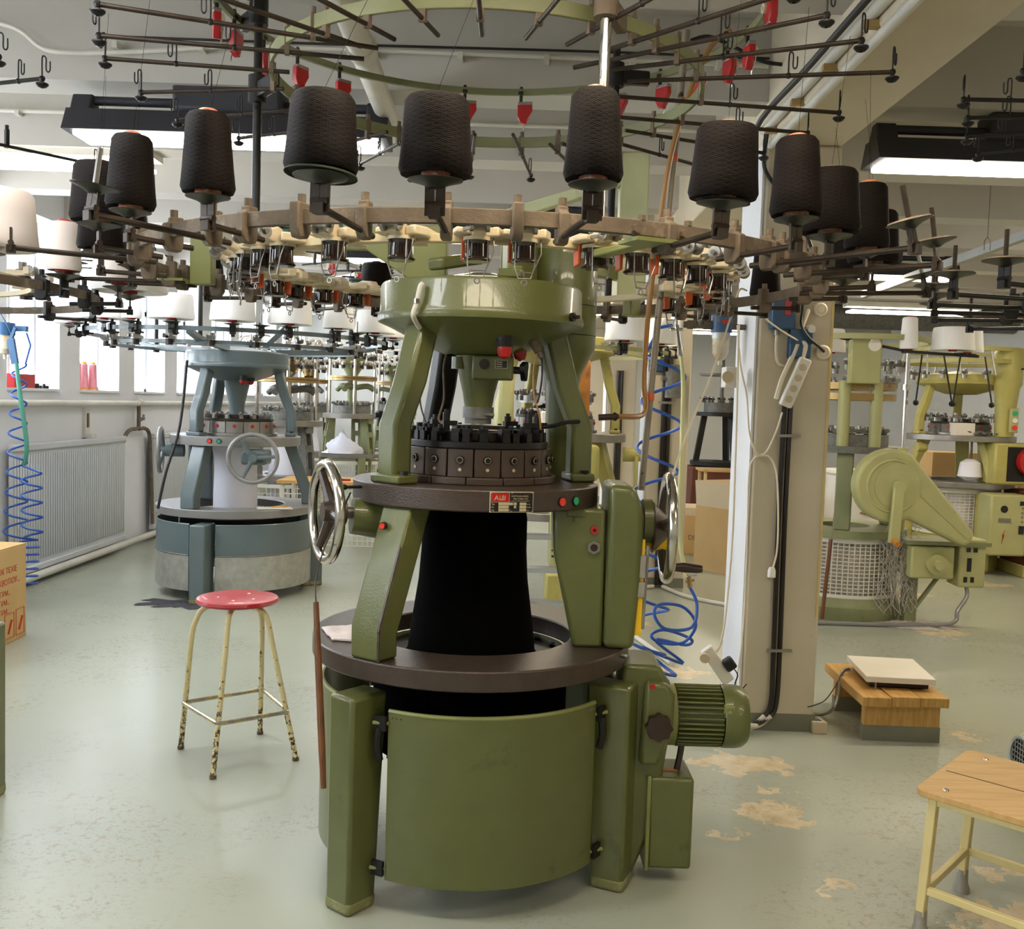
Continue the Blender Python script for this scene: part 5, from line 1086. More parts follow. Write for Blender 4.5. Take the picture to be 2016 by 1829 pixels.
for k in range(24): x, y = random.uniform(-.1, .3), random.uniform(-.5, -.36); j_.bar((x, y, 1.385+random.uniform(0, .03)), (x+random.uniform(-.05, .05), y+random.uniform(-.04, .04), 1.39+random.uniform(0, .04)), .02, .01)
tag(j_.build('loose_parts', 'iron_grey', FM), kind='stuff')
yarn_cone('white_mid', wpos(FM, (.55, -.72, 2.30)), 'white yarn cone above the machine with the red gear', 'white yarn cones beyond the pillar'); MB().cyl((.55, -.72, 2.0), (.55, -.72, 2.285), .01, n=6).cyl((.55, -.72, 2.27), (.55, -.72, 2.285), .06).bar((.3, -.5, 2.05), (.55, -.72, 2.05), .02, .02).build('cone_bracket', 'black_metal', FM)
# ---- machines whose creels reach into the picture from either side
def side_machine(x, y, label, H, cone, GAs, paint, grp, rC=1.06, pa=(30, 150, 270), rl=.585, la=0, gr=.7, zc=1.93):
    o = thing('knitting_machine', label, 'machine', (x, y, 0))
    P = dict(HP); P.update(paint=paint, legs=(la, la+120, la+240), cols=(60, 180, 300), posts=(30, 150, 270), rear=None, rl1=rl); frame_parts(o, P); cam_parts(o, P, n=10, det=False)
    for a0 in (12+la, 132+la, 252+la): MB().ring(.492, .503, .105, .62, a0, a0+96, n=16).build('door_panel', paint, o)
    MB().lathe([(.16, 1.24), (.18, 1.0), (.2, .7), (.2, .4)], 24).build('fabric_tube', 'white_fabric', o); MB().lathe([(.1, 1.72), (.05, 1.45)], 20).build('neck', paint, o)
    ps = creel_simple(o, rC, zc, H, 'dusty_iron', 'black_metal', disc_r=.06)
    MB().ring(.735, .765, 1.94, 1.96, n=48).build('feeder_ring', 'ring_cream', o); feeders_round(o, .75, 1.965, 16, 3)
    MB().ring(gr-.006, gr+.006, 2.575, 2.61, n=48).build('guide_ring', 'ring_olive', o)
    for a in pa: MB().cyl(pol(.8, a, 1.9), pol(.8, a, 2.8), .014, n=8).bar(pol(.3, a, 1.92), pol(rC, a, 1.92), .04, .025).bar(pol(.8, a, 2.59), pol(.7, a, 2.59), .03, .04).build('pole', 'black_metal', o)
    for a, rr in GAs: guide_arm(o, pol(.6, a, 2.555), pol(rr, a, 2.555), 2.555, 'black_metal', hk=(.8,))
    for (i, kd, lab) in cone: yarn_cone(kd, wpos(o, ps[i])+Vector((0, 0, .016)), lab, grp)
    return o
side_machine(-2.60, 3.66, 'green knitting machine standing beside the windows, blush yarn cones on its creel', [(-35.4, 1.262, False, False), (-12, 1.06, False, False), (6, 1.1, False, False), (24, 1.1, False, False), (-62, 1.2, False, True), (60, 1.2, False, True), (120, 1.2, False, True), (200, 1.2, False, True)],
             [(0, 'blush_fat', 'fat blush yarn cone reaching in from the window-side machine'), (1, 'blush_slim', 'slim blush yarn cone with a red rim beside the fat blush one'), (2, 'blush_slim', 'second slim blush yarn cone hidden behind the fat one'), (3, 'white_fat', 'fat white yarn cone behind the blush ones')],
             [(-36, 1.24), (-30, 1.15), (-20, 1.10), (50, 1.2), (110, 1.2), (170, 1.2), (230, 1.2)], 'green', 'blush yarn cones on the window-side machine', .98, (90, 210, 330), .7, 0, .6, 1.89)
side_machine(2.72, 3.15, 'green knitting machine with dusty empty cone discs, standing near the plywood table', [(197, 1.46, True, True), (186, 1.42, True, True), (174, 1.36, True, True), (163, 1.3, True, True), (150, 1.3, True, True), (215, 1.3, True, True), (130, 1.3, True, True), (90, 1.3, False, True), (250, 1.3, False, True), (300, 1.3, False, True), (0, 1.3, False, True)], [],
             [(178, 1.33), (169, 1.25), (158, 1.22), (190, 1.3), (145, 1.2), (205, 1.25), (100, 1.2), (60, 1.2), (0, 1.2), (260, 1.2), (310, 1.2)], 'green', '', 1.06, (0, 120, 240), .585, 60)
mo = thing('fan_motor', 'greenish electric motor with round fan grille beside the plywood table', 'motor', (2.06, 3.74, 0))
MB().b2((-.02, -.12, 0), (.36, .12, .12)).build('foot', 'sage', mo, bev=.01); MB().lathe([(.085, -.06), (.1, -.05), (.118, -.01), (.125, .06), (.125, .34), (.1, .36), (0, .36)], 28, (0, 0, .24), frame((0, 1, 0), (0, 0, 1))).build('casing', 'sage', mo)
MB().torus((-.06, 0, .24), .09, .008, (1, 0, 0), 24, 6).build('grille_rim', 'aluminium', mo); MB().cyl((-.045, 0, .24), (-.04, 0, .24), .086, n=24).build('grille_back', 'black_metal', mo)
g_ = MB()
for k in range(-4, 5):
    y = .019*k; h_ = math.sqrt(max(.0, .088**2-y*y)); g_.bar((-.058, y, .24-h_), (-.058, y, .24+h_), .003, .003, (0, 1, 0)); g_.bar((-.058, -h_, .24+y), (-.058, h_, .24+y), .003, .003)
g_.build('grille_wires', 'aluminium', mo)
# ================================================================== furniture and loose things
# ---- red stool
st = thing('stool', 'tall stool with a round red seat and chipped cream tubular legs', 'stool', (-1.18, 4.28, 0)); S0 = Vector((-1.18, 4.28, 0))
MB().lathe([(0, .642), (.15, .642), (.17, .647), (.177, .656), (.172, .667), (.155, .671), (0, .668)], 48).build('seat', 'red_seat', st)
feet = [atZ(419, 1533, 0)-S0, atZ(582, 1497, 0)-S0, atZ(512, 1445, 0)-S0, atZ(356, 1474, 0)-S0]
for f in feet:
    f.z = .012; d = Vector((f.x, f.y, 0)).normalized(); t_ = d*.135
    lg = MB().tube(smoothpath([Vector((d.x*.05, d.y*.05, .632)), Vector((d.x*.11, d.y*.11, .63)), Vector((d.x*.15, d.y*.15, .612)), Vector((d.x*.172, d.y*.172, .57)), Vector((d.x*.19, d.y*.19, .5)), f+(Vector((d.x*.19, d.y*.19, .5))-f)*.5, f], 5), .0115, 12).build('leg', 'cream_tube', st)
    MB().cyl(f-Vector((0, 0, .012)), f+Vector((0, 0, .002)), .0145, n=12).build('foot_cap', 'dusty_iron', lg)
    p = d*.085; MB().lathe([(0, .0715), (.008, .0705), (.0095, .067)], 14, (p.x, p.y, .6)).build('screw_head', 'chrome', st)
cr = []
for f in feet: t_ = .2/.5; d = Vector((f.x, f.y, 0)).normalized(); cr.append(f+(Vector((d.x*.19, d.y*.19, .5))-f)*.4+d*.012)
P = []
for i in range(4):
    a, b, c = cr[i-1], cr[i], cr[(i+1) % 4]; e = (a-b).normalized()*.035; g = (c-b).normalized()*.035; P += [b+e, b+e*.35+g*.05, b+(e+g)*.12, b+g*.35+e*.05, b+g]
for q in P: q.z = .205
MB().tube(P, .0095, 10, True).build('foot_rail', 'worn_rail', st)
# ---- low wooden step with the parcel scale
zt = atY(1775, 1374, 4.58).z; B0 = atZ(1698, 1457, 0); B1 = atZ(1848, 1463, 0); dx = (B1-B0).normalized(); dy = Vector((-dx.y, dx.x, 0)); bl = atZ(1642, 1308, zt)
L = (bl-B0).dot(dy)+.02
bn = thing('wooden_step', 'low wooden step bench with a grey painted foot band, scale on top', 'bench', B0)
Mx = Matrix((dx, dy, Vector((0, 0, 1)))).transposed(); w_ = (B1-B0).length; q = lambda x, y, z: Mx @ Vector((x, y, z))
def obox(x0, x1, y0, y1, z0, z1): return MB().box(q((x0+x1)/2, (y0+y1)/2, (z0+z1)/2), (x1-x0, y1-y0, z1-z0), M=Mx)
pw = (w_+.06)/3
for k in range(3): obox(-.03+pw*k+.003, -.03+pw*(k+1)-.003, -.055+.012*k, L+.02, zt-.05, zt-.003*((k+1) % 2)).build('plank', 'bench_wood', bn, bev=.004)
for y in (.0, L-.09):
    o = obox(0, w_, y, y+.04, 0, zt-.05).build('leg_board', 'bench_wood', bn, bev=.003); obox(-.002, w_+.002, y-.002, y+.042, 0, .075).build('painted_band', 'floor_grey_band', o)
sc = thing('parcel_scale', 'white platform scale standing on the low wooden step', 'scale', B0+q(w_*.42, L*.45, zt))
c4 = [atZ(x, y, zt+.062) for x, y in ((1667, 1290), (1797, 1297), (1843, 1338), (1706, 1331))]; S1 = Vector(sc.location)
def quadbox(c, h0, h1, s=1.):
    m = sum(c, Vector())/4; v = [m+(p-m)*s-S1 for p in c]; return MB().add([Vector((p.x, p.y, h0)) for p in v]+[Vector((p.x, p.y, h1)) for p in v], [(3, 2, 1, 0), (4, 5, 6, 7), (0, 1, 5, 4), (1, 2, 6, 5), (2, 3, 7, 6), (3, 0, 4, 7)])
quadbox(c4, .032, .062).build('platform', 'scale_white', sc, bev=.003); quadbox(c4, .004, .032, .86).build('base', 'black_plastic', sc, bev=.006)
MB().tube([c4[3]-S1+Vector((.04, -.01, -.03)), c4[3]-S1+Vector((.035, -.03, -.025)), c4[3]-S1+Vector((.035, -.03, -.058))], .004, 6).build('level_hook', 'steel', sc)
P = [atZ(1672, 1318, zt+.02), atZ(1658, 1325, zt+.01), atY(1650, 1370, 4.9), atY(1640, 1395, 4.85), atZ(1620, 1406, .012), atZ(1590, 1404, .012), atZ(1560, 1402, .012)]
tag(MB().tube(smoothpath(P, 6), .009).build('scale_hose', 'grey_plate'), 'ribbed grey hose from the scale down to the floor', 'hose')
P = [atZ(1672, 1316, zt+.03), atZ(1660, 1322, zt+.02), atY(1645, 1350, 4.8), atY(1625, 1378, 4.75), atY(1605, 1388, 4.70), atY(1590, 1392, 4.68)]
tag(MB().tube(smoothpath(P, 5), .0028, 6).build('scale_cable', 'cable_black'), 'thin black cable from the scale towards the pillar', 'cable')
p = atZ(1605, 1440, 0); o = thing('scale_display', 'small grey scale display box on the floor against the pillar', 'display', p+Vector((.01, .02, 0))); MB().prism([(-.06, 0), (.06, 0), (.06, .045), (-.06, .06)], -.035, .035, frame((0, 1, 0), (0, 0, 1))).build('case', 'card_pale', o, bev=.004); MB().box((0, 0, .054), (.03, .06, .003), M=frame((1, 0, 0), (0, 1, -.12))).build('screen', 'blue_box', o)
# ---- plywood table in the foreground
zt = .455; A = atZ(1800, 1550, zt); Bc = atZ(1905, 1474, zt); F = atZ(2016, 1614, zt); ex = (F-A).normalized(); ey = (Bc-A); Ly = ey.length; ey.normalize()
tb = thing('work_table', 'small plywood-topped table with cream square steel legs and crutch feet', 'table', (A.x, A.y, 0)); T0 = Vector((A.x, A.y, 0)); Lx = .70
def tq(x, y, z): return ex*x+ey*y+Vector((0, 0, z))
n_ = 6; poly = []
for (cx_, cy_, a0) in ((.03, .03, 180), (Lx-.03, .03, 270), (Lx-.03, Ly-.03, 0), (.03, Ly-.03, 90)):
    for k in range(5): a = R(a0+22.5*k); poly.append((cx_+.03*math.cos(a), cy_+.03*math.sin(a)))
vs = [tq(x, y, zt-.022) for x, y in poly]+[tq(x, y, zt) for x, y in poly]; N = len(poly)
MB().add(vs, [tuple(range(N-1, -1, -1)), tuple(range(N, 2*N))]+[(i, (i+1) % N, N+(i+1) % N, N+i) for i in range(N)]).build('tabletop', 'ply', tb, bev=.003)
MB().bar(tq(.02, Ly*.45, zt+.0006), tq(Lx-.02, Ly*.47, zt+.0006), .0035, .001).build('board_crack', 'bakelite', tb)
for (x, y) in ((.075, .05), (.075, Ly-.06), (Lx-.07, .05), (Lx-.07, Ly-.06)): MB().lathe([(0, .005), (.007, .004), (.0095, 0)], 14, tq(x, y, zt)).build('bolt', 'chrome', tb)
lg = [(.045, .045), (.045+.0, Ly-.06), (Lx-.06, Ly-.06), (Lx-.06, .045)]
for i, (x, y) in enumerate(lg):
    spl = -.02 if x < .3 else .02; o = MB().bar(tq(x, y, zt-.03), tq(x+spl, y-.0, .06), .03, .026, ex).build('leg', 'cream_steel', tb, bev=.003)
    MB().lathe([(.026, 0), (.026, .012), (.019, .03), (.018, .075), (0, .075)], 14, tq(x+spl, y, 0)).build('crutch_foot', 'duct_tape', o)
for i in range(4):
    a, b = lg[i], lg[(i+1) % 4]; MB().bar(tq(*a, zt-.036), tq(*b, zt-.036), .022, .028).build('apron', 'cream_steel', tb, bev=.002)
    f_ = lambda v: (v[0]+(-.012 if v[0] < .3 else .012), v[1]); MB().bar(tq(*f_(a), .14), tq(*f_(b), .14), .02, .022).build('stretcher', 'cream_steel', tb, bev=.002)
# ---- cardboard boxes
def carton(loc, d, m, label, name='cardboard_box'):
    o = thing(name, label, 'box', loc); x, y, z = d; MB().b2((-x/2, -y/2, 0), (x/2, y/2, z-.004)).build('body', m, o, bev=.004)
    for s in (-1, 1): MB().b2((-x/2, .001*s, z-.004), (x/2, s*y/2, z)).build('flap', m, o)
    return o
zt = atY(50, 1068, 6.14).z; Y0, Y1 = 5.40, 6.14
bx = carton((-3.30, (Y0+Y1)/2, 0), (.56, Y1-Y0, zt), 'card', 'yellow-brown cardboard box with red printing beside the radiator')
TB = frame((0, 1, 0), (0, 0, 1)); X = .281; yy = (Y1-Y0)/2
for (s_, sz, yoff, z) in (('ЕРОК ТЕХIЕ', .05, .40, .50), ('ГОКВОТIОУ...', .05, .40, .42), ('... ГРМ...', .045, .36, .345), ('Ь... ГРМ...', .045, .40, .28), ('Ь... ГРМ...', .045, .40, .215), ('RIZED', .05, .40, .10)): text(s_, sz, 'print_red', bx, TB, (X, yy-yoff, z*zt/.68), name='box_print')
MB().torus((X, yy-.42, zt*.84), .06, .012, (1, 0, 0), 20, 4, 0, 250).build('box_emblem', 'print_red', bx)
for (y, w2, h2) in ((.08, .10, .16), (.21, .11, .15), (.34, .12, .10)): 
    m = MB()
    for (a, b) in (((y-w2/2, .03), (y+w2/2, .03)), ((y+w2/2, .03), (y+w2/2, .03+h2)), ((y+w2/2, .03+h2), (y-w2/2, .03+h2)), ((y-w2/2, .03+h2), (y-w2/2, .03))): m.bar((X, yy-a[0], a[1]), (X, yy-b[0], b[1]), .002, .004, (1, 0, 0))
    m.bar((X, yy-y-.02, .06), (X, yy-y+.02, .14), .002, .02, (1, 0, 0)); m.build('box_symbol', 'print_red', bx)
p = atZ(1376, 1092, 0); o = carton((2.02, 10.75, 0), (.5, .5, .42), 'card', 'closed cardboard box with pale lid standing behind the open one'); MB().b2((-.252, -.252, .42), (.252, .252, .5)).build('lid', 'card_pale', o); text('DECO', .075, 'print_grey', o, frame((1, 0, 0), (0, 0, 1)), (-.12, -.253, .16), name='box_print')
o = thing('cardboard_box', 'tall open cardboard box with raised flaps beside the pillar', 'box', (2.2, 9.55, 0), 32); h = .62; w2 = .28
for (a, b) in (((-w2, -w2), (w2, -w2)), ((w2, -w2), (w2, w2)), ((w2, w2), (-w2, w2)), ((-w2, w2), (-w2, -w2))): MB().bar((a[0], a[1], h/2), (b[0], b[1], h/2), .008, h).build('side', 'card', o)
MB().b2((-w2, -w2, .0), (w2, w2, .008)).build('bottom', 'card', o)
for (a, b, t_) in (((-w2, -w2), (w2, -w2), (0, -.02)), ((-w2, w2), (-w2, -w2), (-.02, 0)), ((w2, w2), (-w2, w2), (0, .03))): MB().add([(a[0], a[1], h), (b[0], b[1], h), (b[0]+t_[0], b[1]+t_[1], h+.24), (a[0]+t_[0], a[1]+t_[1], h+.24), (a[0]+.006, a[1]+.006, h), (b[0]+.006, b[1]+.006, h), (b[0]+t_[0]+.006, b[1]+t_[1]+.006, h+.24), (a[0]+t_[0]+.006, a[1]+t_[1]+.006, h+.24)], [(0, 1, 2, 3), (7, 6, 5, 4), (0, 4, 5, 1), (1, 5, 6, 2), (2, 6, 7, 3), (3, 7, 4, 0)]).build('flap', 'card_pale', o)
o = carton((6.0, 11.4, 0), (1.0, .6, 1.25), 'card', 'big cardboard carton with umbrella mark behind the machine with the red gear'); TF = frame((1, 0, 0), (0, 0, 1)); text('BAUMGARTEN', .13, 'print_grey', o, TF, (-.47, -.302, .72), name='box_print')
MB().tube([(.1, -.302, 1.0), (.1, -.302, 1.14)], .006, 5).lathe([(.07, 0), (.05, .035), (0, .05)], 14, (.1, -.302, 1.12), frame((1, 0, 0), (0, 0, 1)), 0, 180).build('umbrella_mark', 'print_grey', o); MB().b2((-.1, -.303, .86), (.35, -.3, 1.0)).build('paper_label', 'scale_white', o)
carton((5.1, 11.55, 0), (.6, .5, 1.15), 'card', 'plain cardboard carton behind the columns of the machine with the red gear')
o = thing('plastic_barrel', 'white round barrel with a wire spring on it behind the sage machine', 'barrel', (3.28, 9.3, 0)); MB().lathe([(0, 0), (.30, 0), (.31, .02), (.31, .98), (.33, 1.0), (.33, 1.03), (0, 1.03)], 32).build('drum', 'pvc_white', o); MB().tube([(.1*(1-.0*k)*math.cos(k*.5)-.0, -.33+.02*math.sin(k*.5), .62+.006*k) for k in range(50)], .006, 5).build('wire_spring', 'copper_hose', o)
# ---- step ladder behind the machine
lo = thing('step_ladder', 'aluminium step ladder with orange steps leaning behind the green machine', 'ladder', (.15, 6.62, 0))
for sx in (-.16, .16):
    MB().bar((sx+.16, -.0, 0), (sx-.02, .26, 1.0), .02, .06).build('rail', 'aluminium', lo); MB().bar((sx+.16, .52, 0), (sx-.02, .28, 1.0), .02, .03).build('rear_rail', 'orange_paint', lo)
for k in range(4): t_ = .2+.22*k; MB().b2((-.16+.16-.18*t_, .26*t_-.05, t_-.015), (.16+.16-.18*t_, .26*t_+.07, t_+.015)).build('step', 'orange_paint' if k > 2 else 'aluminium', lo)
# ---- things on the window sills
pc = CONES['white_slim']
for i, (y, x) in enumerate(((9.07, -4.0), (9.16, -3.98), (9.26, -4.02), (9.33, -3.97))):
    o = tag(MB().lathe([(.034, .012), (.040, .018), (.034, .235), (.028, .243), (.0, .243)], 20, (x, y, SILL+.02)).build('thread_cone', 'pink_yarn'), 'slim pink thread cone with an orange cap on the window sill', 'thread cone', 'pink thread cones on the sill')
    MB().lathe([(.04, 0), (.042, .012), (.03, .016)], 16, (x, y, SILL+.02)).lathe([(.027, .24), (.022, .262), (0, .262)], 16, (x, y, SILL+.02)).build('orange_cap', 'orange_cap', o)
o = thing('plastic_crate', 'small red plastic tray on the window sill', 'tray', (-3.99, 7.92, SILL+.021)); MB().b2((-.08, -.16, 0), (.08, .16, .006)).build('base', 'red_paint', o)
for (a, b) in (((-.08, -.16), (.08, -.16)), ((.08, -.16), (.08, .16)), ((.08, .16), (-.08, .16)), ((-.08, .16), (-.08, -.16))): MB().bar((*a, .055), (*b, .055), .006, .11).build('side', 'red_paint', o)
for k in range(4): x, y = -3.98+.02*(k % 2), 8.14+.07*k; tag(MB().box((x, y, SILL+.033), (.05, .055, .024), 20*k).cyl((x, y, SILL+.045), (x, y, SILL+.06), .012, n=8).build('machine_part', 'black_metal'), 'small dark machine part on the sill beside the red tray', 'machine part', 'dark parts on the sill')
# ---- compressed air on the left wall
af = thing('air_filter', 'blue-topped air filter with clear bowl on the window wall', 'air filter', atY(10, 660, 7.2)); MB().cyl((0, 0, 0), (0, 0, .09), .07, n=20).bar((-.15, 0, .05), (.16, 0, .05), .04, .04).build('head', 'blue_box', af); MB().lathe([(.062, 0), (.06, -.10), (.04, -.13), (.012, -.14), (.012, -.17), (0, -.17)], 20).build('bowl', 'bowl_plastic', af)
ag = thing('air_gun', 'dark blue air blow gun hanging beside the air filter', 'air gun', atY(30, 700, 7.15)); MB().bar((0, 0, -.06), (-.03, 0, .12), .03, .045, (1, 0, 0)).bar((-.03, 0, .12), (-.0, 0, .2), .02, .02, (0, 1, 0)).tube([(-.03, 0, .15), (-.05, -.02, .22), (-.1, -.02, .30)], .005, 6).build('body', 'blue_box', ag)
def wpath(pts): return [atY(*p) for p in pts]
tag(MB().tube(smoothpath(wpath([(32, 715, 7.1), (40, 780, 7.1), (52, 870, 7.1), (50, 905, 7.1), (46, 915, 7.1)]), 6), .016, 10).build('air_hose', 'green_hose'), 'green air hose hanging from the blow gun beside the radiator', 'hose')
def coil(p0, p1, turns, r0, r1, n=18, ph=0, sway=0):
    p0, p1 = Vector(p0), Vector(p1); N = int(turns*n); out = []
    for k in range(N+1): t_ = k/N; a = 2*PI*turns*t_+ph; r = r0+(r1-r0)*t_; c = p0+(p1-p0)*t_; out.append(c+Vector((r*math.cos(a)+sway*math.sin(3*t_), r*math.sin(a), 0)))
    return out
P = [atY(52, 655, 7.1), atY(60, 680, 7.12)]+coil(atY(38, 715, 7.15), atY(30, 1080, 7.1), 9.5, .045, .085, ph=0)
tag(MB().tube(P, .0075, 8).build('spiral_hose', 'blue_hose'), 'long blue spiral air hose hanging in front of the radiator', 'hose')
P = [atY(46, 918, 7.05)]+coil(atY(62, 930, 7.0), atY(64, 1060, 6.95), 4.5, .065, .07)+coil(atY(55, 1065, 6.95), atY(52, 1150, 6.85), 6, .075, .07, ph=1.)
tag(MB().tube(P, .0075, 8).build('spiral_hose', 'blue_hose'), 'bunched blue spiral hose hanging below the green hose near the cardboard box', 'hose')
# ---- compressed air by the pillar
af = thing('air_filter', 'air filter with blue head and amber bowl on a pipe beside the pillar', 'air filter', atY(1420, 655, 4.95))
MB().cyl((0, 0, .0), (0, 0, .085), .052, n=24).build('head', 'blue_box', af, bev=.006); MB().box((.01, -.051, .05), (.04, .004, .022)).build('red_label', 'red_gloss', af); MB().cyl((0, 0, -.03), (0, 0, .0), .045, n=24).build('lock_ring', 'zinc', af)
MB().lathe([(.042, -.03), (.04, -.10), (.025, -.13), (.01, -.14), (.012, -.15), (.012, -.162), (0, -.162)], 24).build('bowl', 'bowl_plastic', af)
MB().cyl((-.19, 0, .035), (-.04, 0, .035), .016, n=12).cyl((-.17, 0, .035), (-.13, 0, .035), .022, n=8).cyl((-.09, 0, .035), (-.05, 0, .035), .022, n=8).cyl((-.10, 0, .035), (-.10, 0, .15), .014, n=10).cyl((.04, 0, .03), (.12, 0, .03), .014, n=10).build('pipe_fitting', 'dusty_iron', af)
ag = thing('air_gun', 'chrome air blow gun hanging from the pipe beside the air filter', 'air gun', atY(1328, 640, 4.95)); MB().cyl((0, 0, .12), (.01, 0, 0), .008, n=8).cyl((.01, 0, 0), (.03, 0, -.11), .011, n=10).cyl((-.02, 0, -.02), (.04, 0, -.02), .008, n=8).cyl((.03, 0, -.11), (.035, 0, -.15), .013, n=8).build('body', 'chrome', ag)
tag(MB().tube(smoothpath(wpath([(1340, 690, 4.97), (1345, 760, 4.97), (1342, 880, 4.97), (1338, 1000, 4.98), (1340, 1080, 5.0), (1354, 1135, 5.02)]), 6), .011, 10).build('air_hose', 'yellow_hose'), 'yellowish clear air hose hanging from the chrome blow gun', 'hose')
vt = atY(1355, 1145, 5.02); o = thing('hose_valve', 'small brass ball valve joining the clear hose to the blue hose', 'valve', vt); MB().cyl((0, 0, .03), (.01, 0, -.03), .013, n=8).cyl((-.015, 0, .0), (.03, 0, .01), .008, n=8).build('body', 'brass', o); MB().box((.015, -.01, .035), (.05, .012, .008), 20).build('lever', 'steel', o)
P = [atY(1325, 640, 4.97), atY(1298, 645, 5.0), atY(1288, 665, 5.05)]+coil(atY(1312, 690, 5.1), atY(1262, 1290, 5.15), 6.6, .105, .125, 20, ph=2.6, sway=-.0)
tag(MB().tube(P, .0085, 8).build('spiral_hose', 'blue_hose'), 'blue spiral air hose hanging behind the hand wheel of the green machine', 'hose')
P = [vt+Vector((.01, 0, -.03))]+wpath([(1372, 1190, 5.0), (1362, 1235, 4.95), (1310, 1238, 4.9), (1288, 1210, 4.9), (1300, 1190, 4.95), (1345, 1195, 5.0), (1370, 1230, 5.05), (1345, 1265, 5.1), (1300, 1265, 5.1), (1282, 1250, 5.1), (1310, 1240, 5.15), (1360, 1258, 5.2), (1350, 1270, 5.2), (1290, 1260, 5.2), (1345, 1305, 5.3), (1300, 1290, 5.2), (1265, 1275, 5.2), (1305, 1310, 5.2), (1330, 1330, 5.1), (1290, 1320, 5.0), (1270, 1300, 5.1), (1310, 1335, 5.2), (1318, 1350, 5.0)])
for p_ in P:
    if p_.z < .012: p_.z = .012
tag(MB().tube(smoothpath(P, 6), .0085, 8).build('air_hose', 'blue_hose'), 'loose loops of blue air hose lying on the floor behind the motor', 'hose')
# ---- on the pillar: boxes, sockets, conduits, cables
YP = PY-.002
def onpil(x, y, d=0.): return atY(x, y, YP-d)
def pbox(name, label, cat, x0, y0, x1, y1, dep, m, bev=.008):
    a, b = onpil(x0, y1), onpil(x1, y0); o = thing(name, label, cat, ((a.x+b.x)/2, PY, (a.z+b.z)/2)); w2, h2 = (b.x-a.x)/2, (b.z-a.z)/2
    MB().b2((-w2, -dep, -h2), (w2, 0, h2)).build('case', m, o, bev=bev); return o, w2, h2
o, w2, h2 = pbox('switch_box', 'blue switch box with a red switch on the pillar', 'switch box', 1512, 578, 1562, 650, .07, 'blue_box'); MB().b2((.0, -.074, -.02), (.03, -.07, h2-.01)).build('red_switch', 'red_paint', o); MB().cyl((-.02, -.03, -h2), (-.02, -.03, -h2-.025), .012).build('gland', 'grey_plate', o)
o, w2, h2 = pbox('switch_box', 'lower blue socket box half hidden behind the power strip', 'switch box', 1548, 652, 1592, 706, .06, 'blue_box'); MB().b2((-w2-.003, -.066, .0), (w2+.003, -.06, h2+.004)).build('lid', 'blue_box', o, bev=.006)
tag(MB().tube(smoothpath([onpil(1530, 655, .03), onpil(1528, 690, .014), onpil(1532, 715, .014), onpil(1550, 720, .014)], 5), .008).build('pillar_cable', 'cable_white'), 'white cable running from the blue switch box round to the lower box', 'cable')
for (x, y, r_, lab) in ((1613, 610, .032, 'round cream junction box high on the pillar'), (1618, 694, .034, 'round cream wall socket on the pillar with a black plug')):
    c = onpil(x, y); o = thing('wall_socket', lab, 'socket', (c.x, PY, c.z)); MB().lathe([(0, .034), (r_*.8, .034), (r_, .028), (r_*1.05, 0)], 24, (0, 0, 0), frame((1, 0, 0), (0, 0, 1))).build('case', 'cable_white', o); MB().torus((0, -.034, 0), r_*.62, .003, (0, 1, 0), 24, 6).build('rim', 'card_pale', o)
c = onpil(1597, 648, .06); o = thing('plug_adapter', 'cream plug adapter on the lower blue box', 'plug', c); MB().cyl((0, .058, 0), (0, -.01, 0), .018, n=16).cyl((0, .02, -.0), (0, 0, 0), .022, n=16).build('body', 'pvc_white', o)
tag(MB().tube(smoothpath([onpil(1582, 560, .03), onpil(1580, 610, .04), onpil(1578, 640, .07), onpil(1592, 665, .09), onpil(1612, 682, .07), onpil(1622, 692, .045)], 6), .007).build('plug_cable', 'cable_black'), 'black cable hanging in a bow to the plug in the round socket', 'cable')
pc_ = thing('conduit_pair', 'pair of black conduits strapped to the pillar and bending out along the floor', 'conduit', (0, 0, 0))
for k, dxp in enumerate((0, 12)):
    P = [onpil(1545+dxp, 790, .02), onpil(1534+dxp, 1000, .02), onpil(1523+dxp, 1280, .02), onpil(1518+dxp*.9, 1380, .02), onpil(1505+dxp, 1410, .03), onpil(1480+dxp*.8, 1432-3*k, .05)]
    MB().tube(smoothpath(P, 6), .0125).build('conduit', 'pipe_black', pc_)
    b0 = P[-1]; MB().tube(smoothpath([P[-2]+Vector((.0, 0, .0)), b0, Vector((b0.x-.1, b0.y-.05, .02+.03*k)), Vector((.72, 4.62-.05*k, .018)), Vector((.2, 4.55-.08*k, .018))], 6), .0135).build('floor_sleeve', 'white_pipe', pc_)
for y in (858, 1281): a = onpil(1540-(y-858)*.04-14, y, .03); b = onpil(1540-(y-858)*.04+36, y, .03); MB().bar(a, b, .012, .014).build('strap', 'steel', pc_)
